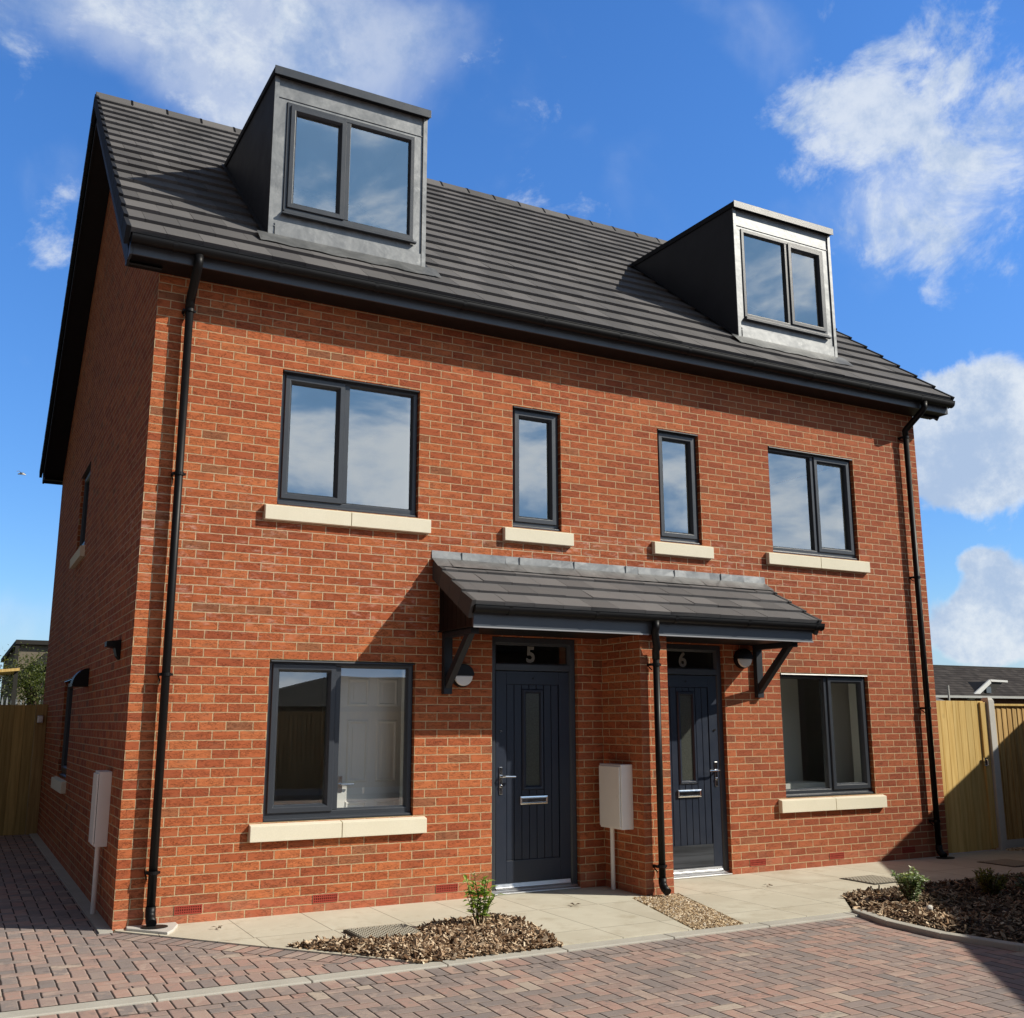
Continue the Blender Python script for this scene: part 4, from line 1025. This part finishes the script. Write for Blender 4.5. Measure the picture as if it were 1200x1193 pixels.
def tree(name, label, loc, trunk_h, crown_c, crown_r, count, lsize, seed, mat):
    rn = random.Random(seed); t = thing(name, label, 'tree', loc); L0 = Vector(loc); tm, cm = MB(), MB()
    top = L0 + Vector((.05, 0, trunk_h)); tm.tube([L0, L0 + Vector((.04, 0, trunk_h * .5)), top], [.10, .08, .06], 10)
    clumps = []
    for k_ in range(26):
        d = Vector((rn.gauss(0, 1), rn.gauss(0, 1), rn.gauss(0, .9))).normalized() * rn.uniform(.45, 1.0)
        c = L0 + Vector(crown_c) + Vector((d.x * crown_r[0], d.y * crown_r[1], d.z * crown_r[2])); clumps.append((c, rn.uniform(.16, .36)))
        if k_ % 2 == 0: m_ = top.lerp(c, .5) + Vector((0, 0, .08)); tm.tube([top - Vector((0, 0, rn.uniform(0, .6))), m_, c], [.035, .02, .008], 6)
    for _ in range(count):
        c, r_ = rn.choice(clumps); p = c + Vector((rn.gauss(0, r_), rn.gauss(0, r_), rn.gauss(0, r_ * .8)))
        leaf(cm, p, Vector((rn.gauss(0, 1), rn.gauss(0, 1), rn.gauss(-.2, .8))), Vector((rn.gauss(0, .6), rn.gauss(0, .6), 1)), lsize * rn.uniform(.6, 1.3), lsize * .3)
    obj('trunk', tm, M_bark, t); obj('crown', cm, mat, t, flip='keep'); return t
tree('small_tree', 'small olive green tree behind the palisade fence at the left edge', (.62, 22.4, 0), 1.9, (.0, 0, 2.65), (.48, .5, .62), 3200, .075, 21, M_leafT)
tree('bare_tree', 'thin pale tree behind the timber shelter at the far left', (-.35, 26, 0), 2.2, (.0, 0, 2.9), (.65, .6, .9), 700, .06, 31, M_leafD)

# ------------------------------------------------------------------ background right: low house with a dark roof
def far_roof_mat():
    n = NT('far_roof'); P = n.sep(n.pos()); f = n.m('FRACT', n.m('DIVIDE', P[2], .17)); row = n.m('FLOOR', n.m('DIVIDE', P[2], .17))
    t = n.rand(n.xyz(n.m('FLOOR', n.m('ADD', n.m('DIVIDE', P[0], .4), n.m('MULTIPLY', row, .5))), row, 0))[0]
    c = n.mix(t, (.040, .036, .036), (.075, .068, .066)); c = n.mix(n.step(f, .75, .95), c, (.012, .011, .011))
    c = n.mix(.5, c, n.mix(n.noise(n.pos(), .5, 4), (.6, .6, .6), (1.4, 1.35, 1.3)), 'MULTIPLY')
    return n.done(c, .95, 0, .1)
M_farroof = far_roof_mat(); M_farbrick = plain('far_brick', (.10, .045, .03), .9, 0, .2, .3, 1)
bg = thing('bungalow', 'distant low house with a dark tiled roof beyond the gate', 'house', (60, 36, 0))
gm = MB(); gm.box(44, 78, 36, 44, -.05, 3.06); obj('wall', gm, M_farbrick, bg)
gm = MB(); gm.hull8([(43, 35.4, 3.06), (79, 35.4, 3.06), (79, 44.6, 3.06), (43, 44.6, 3.06), (45.5, 40, 5.17), (79, 40, 5.22), (79, 40.2, 5.22), (45.5, 40.2, 5.17)]); rf = obj('roof', gm, M_farroof, bg)
gm = MB(); gm.box(43, 79, 35.30, 35.395, 2.96, 3.10); obj('gutter', gm, plain('pale_gutter', (.45, .45, .43), .5), rf)
gm = MB(); gm.box(45.2, 79, 40.02, 40.2, 5.2, 5.29); obj('ridge', gm, M_bdark, rf)
# small gable dormer: white bargeboard, dark opening, window
def wY(u_, v_): return (u_, v_)
dm_ = MB(); dm_.yprism([(55.3, 2.95), (57.2, 4.05), (58.6, 4.05), (56.9, 2.95)], 35.9, 38.5); dmo = obj('dormer', dm_, M_bdark, bg)
M_wb = plain('white_board', (.75, .75, .73), .5)
for q in ([(54.9, 2.88), (55.5, 2.88), (57.25, 3.93), (57.15, 4.16)], [(57.26, 4.02), (58.85, 4.0), (58.85, 4.12), (57.2, 4.16)]):
    gm = MB(); gm.yprism(q, 35.78, 35.895); obj('barge_board', gm, M_wb, dmo)
gm = MB(); gm.box(56.75, 57.2, 35.8, 35.89, 3.3, 3.7); obj('pane', gm, plain('grey_pane', (.10, .12, .14), .2), dmo)
pl_ = thing('vent_pole', 'thin pale pole standing before the distant dark roof', 'pole', (40, 27, 0)); gm = MB(); gm.tube([(43.7, 28, 0), (43.7, 28, 3.35)], .05, 8); obj('shaft', gm, M_post, pl_)
gr_ = thing('garden_building', 'low grey hipped roof just right of the house corner', 'building', (36, 24, 0))
gm = MB(); gm.box(34.0, 37.9, 24, 28, -.05, 2.35); obj('wall', gm, M_farbrick, gr_)
gm = MB(); gm.hull8([(33.4, 23.6, 2.35), (38.6, 23.6, 2.35), (38.6, 28.4, 2.35), (33.4, 28.4, 2.35), (34.8, 25.9, 3.45), (36.5, 25.9, 3.45), (36.5, 26.1, 3.45), (34.8, 26.1, 3.45)]); obj('roof', gm, tile_mat('grey_roof', 1.1), gr_)

# ------------------------------------------------------------------ bird
bd = thing('gull', 'white gull with dark wing tips flying left of the house gable', 'bird', (-.234, 20, 7.857)); c = Vector((-.234, 20, 7.857))
b = MB(); b.tube([c + .5 * Vector(p) for p in ((-.17, 0, -.03), (-.10, 0, 0), (0, 0, .01), (.10, 0, 0), (.19, 0, -.02), (.22, 0, -.025))], [.006, .02, .025, .022, .015, .004], 10); obj('body', b, plain('white_feather', (.75, .75, .74), .7), bd, smooth=True)
for q in ([(-.03, -.02, .03), (-.10, -.16, .12), (-.20, -.42, .06), (-.26, -.60, -.03), (-.12, -.40, .045), (.08, -.03, .03)], [(-.03, .02, .03), (.05, .18, .14), (.12, .42, .16), (.24, .62, .12), (.20, .36, .12), (.10, .03, .03)]):
    b = MB(); q = [c + .5 * Vector(p) for p in q]; b.face([q[0], q[1], q[4], q[5]]); b.face([q[1], q[2], q[3], q[4]]); obj('wing', b, plain('grey_feather', (.16, .17, .19), .7), bd, flip='keep')

# ------------------------------------------------------------------ across the drive (seen in the window panes; the right-hand house casts the shadow)
M_opp = M_farbrick
GH = 3.0; ea = Vector((6.67, -8.31, 0)); eb = Vector((13.1, -.53, 0)); ed_ = (eb - ea).normalized(); en = Vector((ed_.y, -ed_.x, 0))
nb = thing('garage_block', 'flat roofed dark garage block across the drive whose shadow falls on the bed', 'garages', tuple((ea + eb) / 2 + en * 3))
def gpoly(inset, dep): return [tuple((ea + ed_ * inset + en * inset)[:2]), tuple((eb - ed_ * inset + en * inset)[:2]), tuple((eb - ed_ * inset + en * (dep - inset))[:2]), tuple((ea + ed_ * inset + en * (dep - inset))[:2])]
gm = MB(); gm.zprism(gpoly(.18, 6), -.05, GH - .2); obj('wall', gm, M_bdark, nb)
gm = MB(); gm.zprism(gpoly(0, 6), GH - .199, GH); obj('roof', gm, M_soffit, nb)
Lg = (eb - ea).length
for i in range(3):
    a = ea + ed_ * (.9 + i * 2.95); gm = MB(); q0, q1 = a + en * .13, a + ed_ * 2.4 + en * .13; q2, q3 = q1 + en * .04, q0 + en * .04
    gm.zprism([tuple(q0[:2]), tuple(q1[:2]), tuple(q2[:2]), tuple(q3[:2])], .02, 2.25); obj('garage_door', gm, M_frame, nb)
of = []
for i in range(5):
    fence_panel('boundary_fence', 'close boarded timber fence panel reflected in the ground floor window', -2 + i * 2.3, .25 + i * 2.3, -14.0, 1.78, M_woodf, 'fence panels across the drive')
ob = thing('opposite_bungalow', 'low dark roofed bungalow beyond the far fence reflected in the window', 'house', (14, -46, 0))
gm = MB(); gm.box(11.5, 40, -53, -45, -.05, 2.4); obj('wall', gm, M_farbrick, ob)
gm = MB(); gm.hull8([(10.8, -53.6, 2.4), (40.8, -53.6, 2.4), (40.8, -44.4, 2.4), (10.8, -44.4, 2.4), (18, -49.1, 4.1), (36, -49.1, 4.1), (36, -48.9, 4.1), (18, -48.9, 4.1)]); obj('roof', gm, M_farroof, ob)
# ------------------------------------------------------------------ camera
CY, CP, CRo = 0.4894513, 0.203056, -0.0016444
fwd = Vector((math.sin(CY) * math.cos(CP), math.cos(CY) * math.cos(CP), math.sin(CP)))
r0 = Vector((math.cos(CY), -math.sin(CY), 0)); u0 = r0.cross(fwd)
rt = r0 * math.cos(CRo) + u0 * math.sin(CRo); up = u0 * math.cos(CRo) - r0 * math.sin(CRo)
cam = bpy.data.cameras.new('camera'); co = bpy.data.objects.new('camera', cam); COL.objects.link(co)
Mx = Matrix((rt, up, -fwd)).transposed().to_4x4(); Mx.translation = (-1.238, -8.857, 1.5714); co.matrix_world = Mx
cam.sensor_fit = 'HORIZONTAL'; cam.sensor_width = 36; cam.lens = 36 * 1209.43 / 1200; cam.clip_end = 3000; cam.clip_start = .05
scene.camera = co

# ------------------------------------------------------------------ light and sky
sd = SUN.normalized(); elev = math.asin(sd.z); rot = math.atan2(sd.x, sd.y)
sl = bpy.data.lights.new('sun', 'SUN'); sl.energy = 5.0; sl.angle = R(.53); sl.color = (1, .93, .80)
so = bpy.data.objects.new('sun', sl); COL.objects.link(so); so.rotation_euler = (-sd).to_track_quat('-Z', 'Y').to_euler(); so.location = (20, -15, 20)
w = bpy.data.worlds.new('World'); scene.world = w; w.use_nodes = True; wt = w.node_tree
class WN(NT):
    def __init__(s): s.t = wt; s.N = wt.nodes; s.L = wt.links
n = WN()
bgN = wt.nodes['Background']
sky = n.new('ShaderNodeTexSky', sky_type='NISHITA'); sky.sun_disc = False; sky.sun_elevation = elev; sky.sun_rotation = rot; sky.air_density = 1.0; sky.dust_density = .4; sky.ozone_density = 2.0; sky.altitude = 0
gen0 = n.vm('NORMALIZE', n.new('ShaderNodeTexCoord').outputs['Generated']); gz = n.sep(gen0)[2]
hs = n.new('ShaderNodeHueSaturation'); hs.inputs['Saturation'].default_value = 1.26; hs.inputs['Value'].default_value = 1.0; n.L.new(sky.outputs[0], hs.inputs['Color'])
tint = n.mix(n.step(gz, .0, .55), (.62, .80, 1.05), (1.0, 1.16, 1.46)); skyc = n.mix(1, hs.outputs[0], tint, 'MULTIPLY')
haze = n.m('MULTIPLY', n.m('SUBTRACT', 1, n.step(gz, .0, .13)), .85); skyc = n.mix(haze, skyc, (3.1, 4.2, 5.4))
away = n.m('SUBTRACT', 1, n.step(n.vm('DOT_PRODUCT', gen0, tuple(fwd)), .70, .84))
skyc = n.mix(n.m('MULTIPLY', away, .96), skyc, (.55, .57, .64))  # sky out of view is dimmed to grey to lower the ambient light
gen = n.new('ShaderNodeTexCoord').outputs['Generated']; dirv = n.vm('NORMALIZE', gen)
def pix(u, v):
    return (fwd + rt * ((u - 600) / 1209.43) + up * ((596 - v) / 1209.43)).normalized()
def blob(u, v, rx, ry, ang=0):
    c = pix(u, v); a = rt * math.cos(ang) - up * math.sin(ang); b_ = up * math.cos(ang) + rt * math.sin(ang)
    a = (a - c * a.dot(c)).normalized(); b_ = (b_ - c * b_.dot(c)).normalized()
    x = n.m('MULTIPLY', n.vm('DOT_PRODUCT', dirv, tuple(a)), 1209.43 / rx); y = n.m('MULTIPLY', n.vm('DOT_PRODUCT', dirv, tuple(b_)), 1209.43 / ry)
    q = n.m('ADD', n.m('MULTIPLY', x, x), n.m('MULTIPLY', y, y))
    f = n.m('MULTIPLY', n.m('EXPONENT', n.m('MULTIPLY', q, -.9)), n.m('GREATER_THAN', n.vm('DOT_PRODUCT', dirv, tuple(c)), 0.0))
    return f
def acc(lst):
    s_ = None
    for f, k_ in lst:
        t = n.m('MULTIPLY', f, k_); s_ = t if s_ is None else n.m('ADD', s_, t)
    return s_
warp = n.vm('ADD', dirv, n.vm('MULTIPLY', n.vm('SUBTRACT', n.new('ShaderNodeTexNoise').outputs['Color'], (.5, .5, .5)), (.0, .0, .0)))
nA = n.noise(dirv, 7.5, 9, .60, .35); nB = n.noise(n.vm('ADD', dirv, (3.1, 1.7, .4)), 17, 8, .62, .5)
wis = n.noise(n.vm('MULTIPLY', dirv, (1, 1, 1.25)), 10, 13, .65, .4)
wispy = acc([(blob(330, 45, 190, 70, .15), .42), (blob(270, 70, 80, 80, .8), .25), (blob(520, 15, 120, 40, .1), .30), (blob(120, 20, 170, 45, .1), .26), (blob(215, 130, 50, 20, .25), .48), (blob(615, 175, 45, 70, .25), .42), (blob(80, 195, 40, 80, 0), .38), (blob(58, 300, 32, 24, 0), .46),
             (blob(1085, 185, 135, 62, .15), .70), (blob(1120, 255, 105, 62, -.3), .62), (blob(1035, 110, 50, 70, .35), .60), (blob(950, 128, 80, 30, -.15), .55), (blob(1005, 55, 70, 40, .3), .42), (blob(1170, 95, 70, 40, -.3), .50), (blob(1060, 290, 55, 35, 0), .45), (blob(915, 225, 30, 60, .35), .42), (blob(870, 50, 60, 50, 0), .36), (blob(1150, 30, 40, 60, .5), .40)])
cum = acc([(blob(1180, 505, 105, 80, -.25), 1.25), (blob(1120, 520, 70, 62, 0), .85), (blob(1195, 720, 75, 50, 0), 1.15), (blob(1135, 745, 60, 32, 0), .80), (blob(1145, 657, 24, 12, 0), .75), (blob(10, 710, 60, 30, 0), .45)])
fine = n.noise(n.vm('ADD', dirv, (9.1, 2.2, 5.4)), 26, 10, .62, .5)
dW = n.step(n.m('ADD', n.m('ADD', n.m('MULTIPLY', n.m('SUBTRACT', wis, .5), 3.3), n.m('MULTIPLY', n.m('SUBTRACT', fine, .5), .9)), n.m('SUBTRACT', wispy, .45)), -.02, .80)
dC = n.step(n.m('ADD', n.m('ADD', n.m('MULTIPLY', n.m('SUBTRACT', nA, .5), .9), n.m('MULTIPLY', n.m('SUBTRACT', nB, .5), 1.1)), n.m('SUBTRACT', cum, .56)), -.02, .26)
sz = n.sep(dirv)
cb_ = Vector((.50, -.80, .34)).normalized()       # the bank of bright cloud that the upper windows mirror
back = n.step(n.vm('DOT_PRODUCT', dirv, tuple(cb_)), .80, .90)
nC = n.noise(n.vm('ADD', n.vm('MULTIPLY', dirv, (1, 1, 2.2)), (.35, .12, .0)), 4.6, 9, .60, .25)
nCz = n.m('ADD', nC, n.m('MULTIPLY', n.step(sz[2], .34, .14), .09))
dB = n.m('MULTIPLY', n.m('ADD', .85, n.m('MULTIPLY', n.step(nCz, .40, .60), .15)), back)
veil = acc([(blob(330, 45, 230, 80, .1), .62), (blob(120, 25, 200, 55, 0), .40), (blob(500, 20, 140, 50, .1), .42), (blob(270, 110, 90, 70, .2), .40), (blob(85, 200, 40, 90, 0), .40), (blob(612, 175, 45, 70, .2), .34), (blob(1080, 200, 150, 110, 0), .40), (blob(880, 70, 90, 70, 0), .22), (blob(20, 720, 80, 30, 0), .4)])
soft = n.noise(n.vm('ADD', dirv, (4.4, 8.8, 1.1)), 7.5, 6, .5, .3)
dV = n.m('MULTIPLY', n.step(n.m('ADD', n.m('MULTIPLY', n.m('SUBTRACT', soft, .5), 1.7), n.m('SUBTRACT', veil, .30)), -.12, .66), .58)
dW = n.m('SUBTRACT', 1, n.m('MULTIPLY', n.m('SUBTRACT', 1, n.m('MULTIPLY', dW, .85)), n.m('SUBTRACT', 1, dV)))
dens = n.m('MAXIMUM', n.m('MAXIMUM', n.m('MULTIPLY', dW, .95), n.m('MULTIPLY', dC, .95)), dB)
shade = n.step(n.m('ADD', n.noise(n.vm('ADD', dirv, (.0, .0, .03)), 15, 9, .66), n.m('MULTIPLY', dC, -.10)), .28, .60)
ccol = n.mix(shade, (2.9, 3.7, 5.0), (5.4, 5.75, 6.1)); ccol = n.mix(back, ccol, n.mix(n.step(nCz, .47, .66), (2.1, 4.1, 6.9), (8.6, 9.1, 9.6)))
colr = n.mix(dens, skyc, ccol)
n.L.new(colr, bgN.inputs['Color']); bgN.inputs['Strength'].default_value = .15

scene.view_settings.view_transform = 'Standard'; scene.view_settings.look = 'None'; scene.view_settings.exposure = 0; scene.view_settings.gamma = 1
scene.render.engine = 'CYCLES'
cy = scene.cycles; cy.use_denoising = True; cy.max_bounces = 8; cy.transparent_max_bounces = 12; cy.diffuse_bounces = 4; cy.glossy_bounces = 4; cy.sample_clamp_indirect = 8; cy.caustics_reflective = False; cy.caustics_refractive = False
try: cy.denoiser = 'OPENIMAGEDENOISE'
except Exception: pass
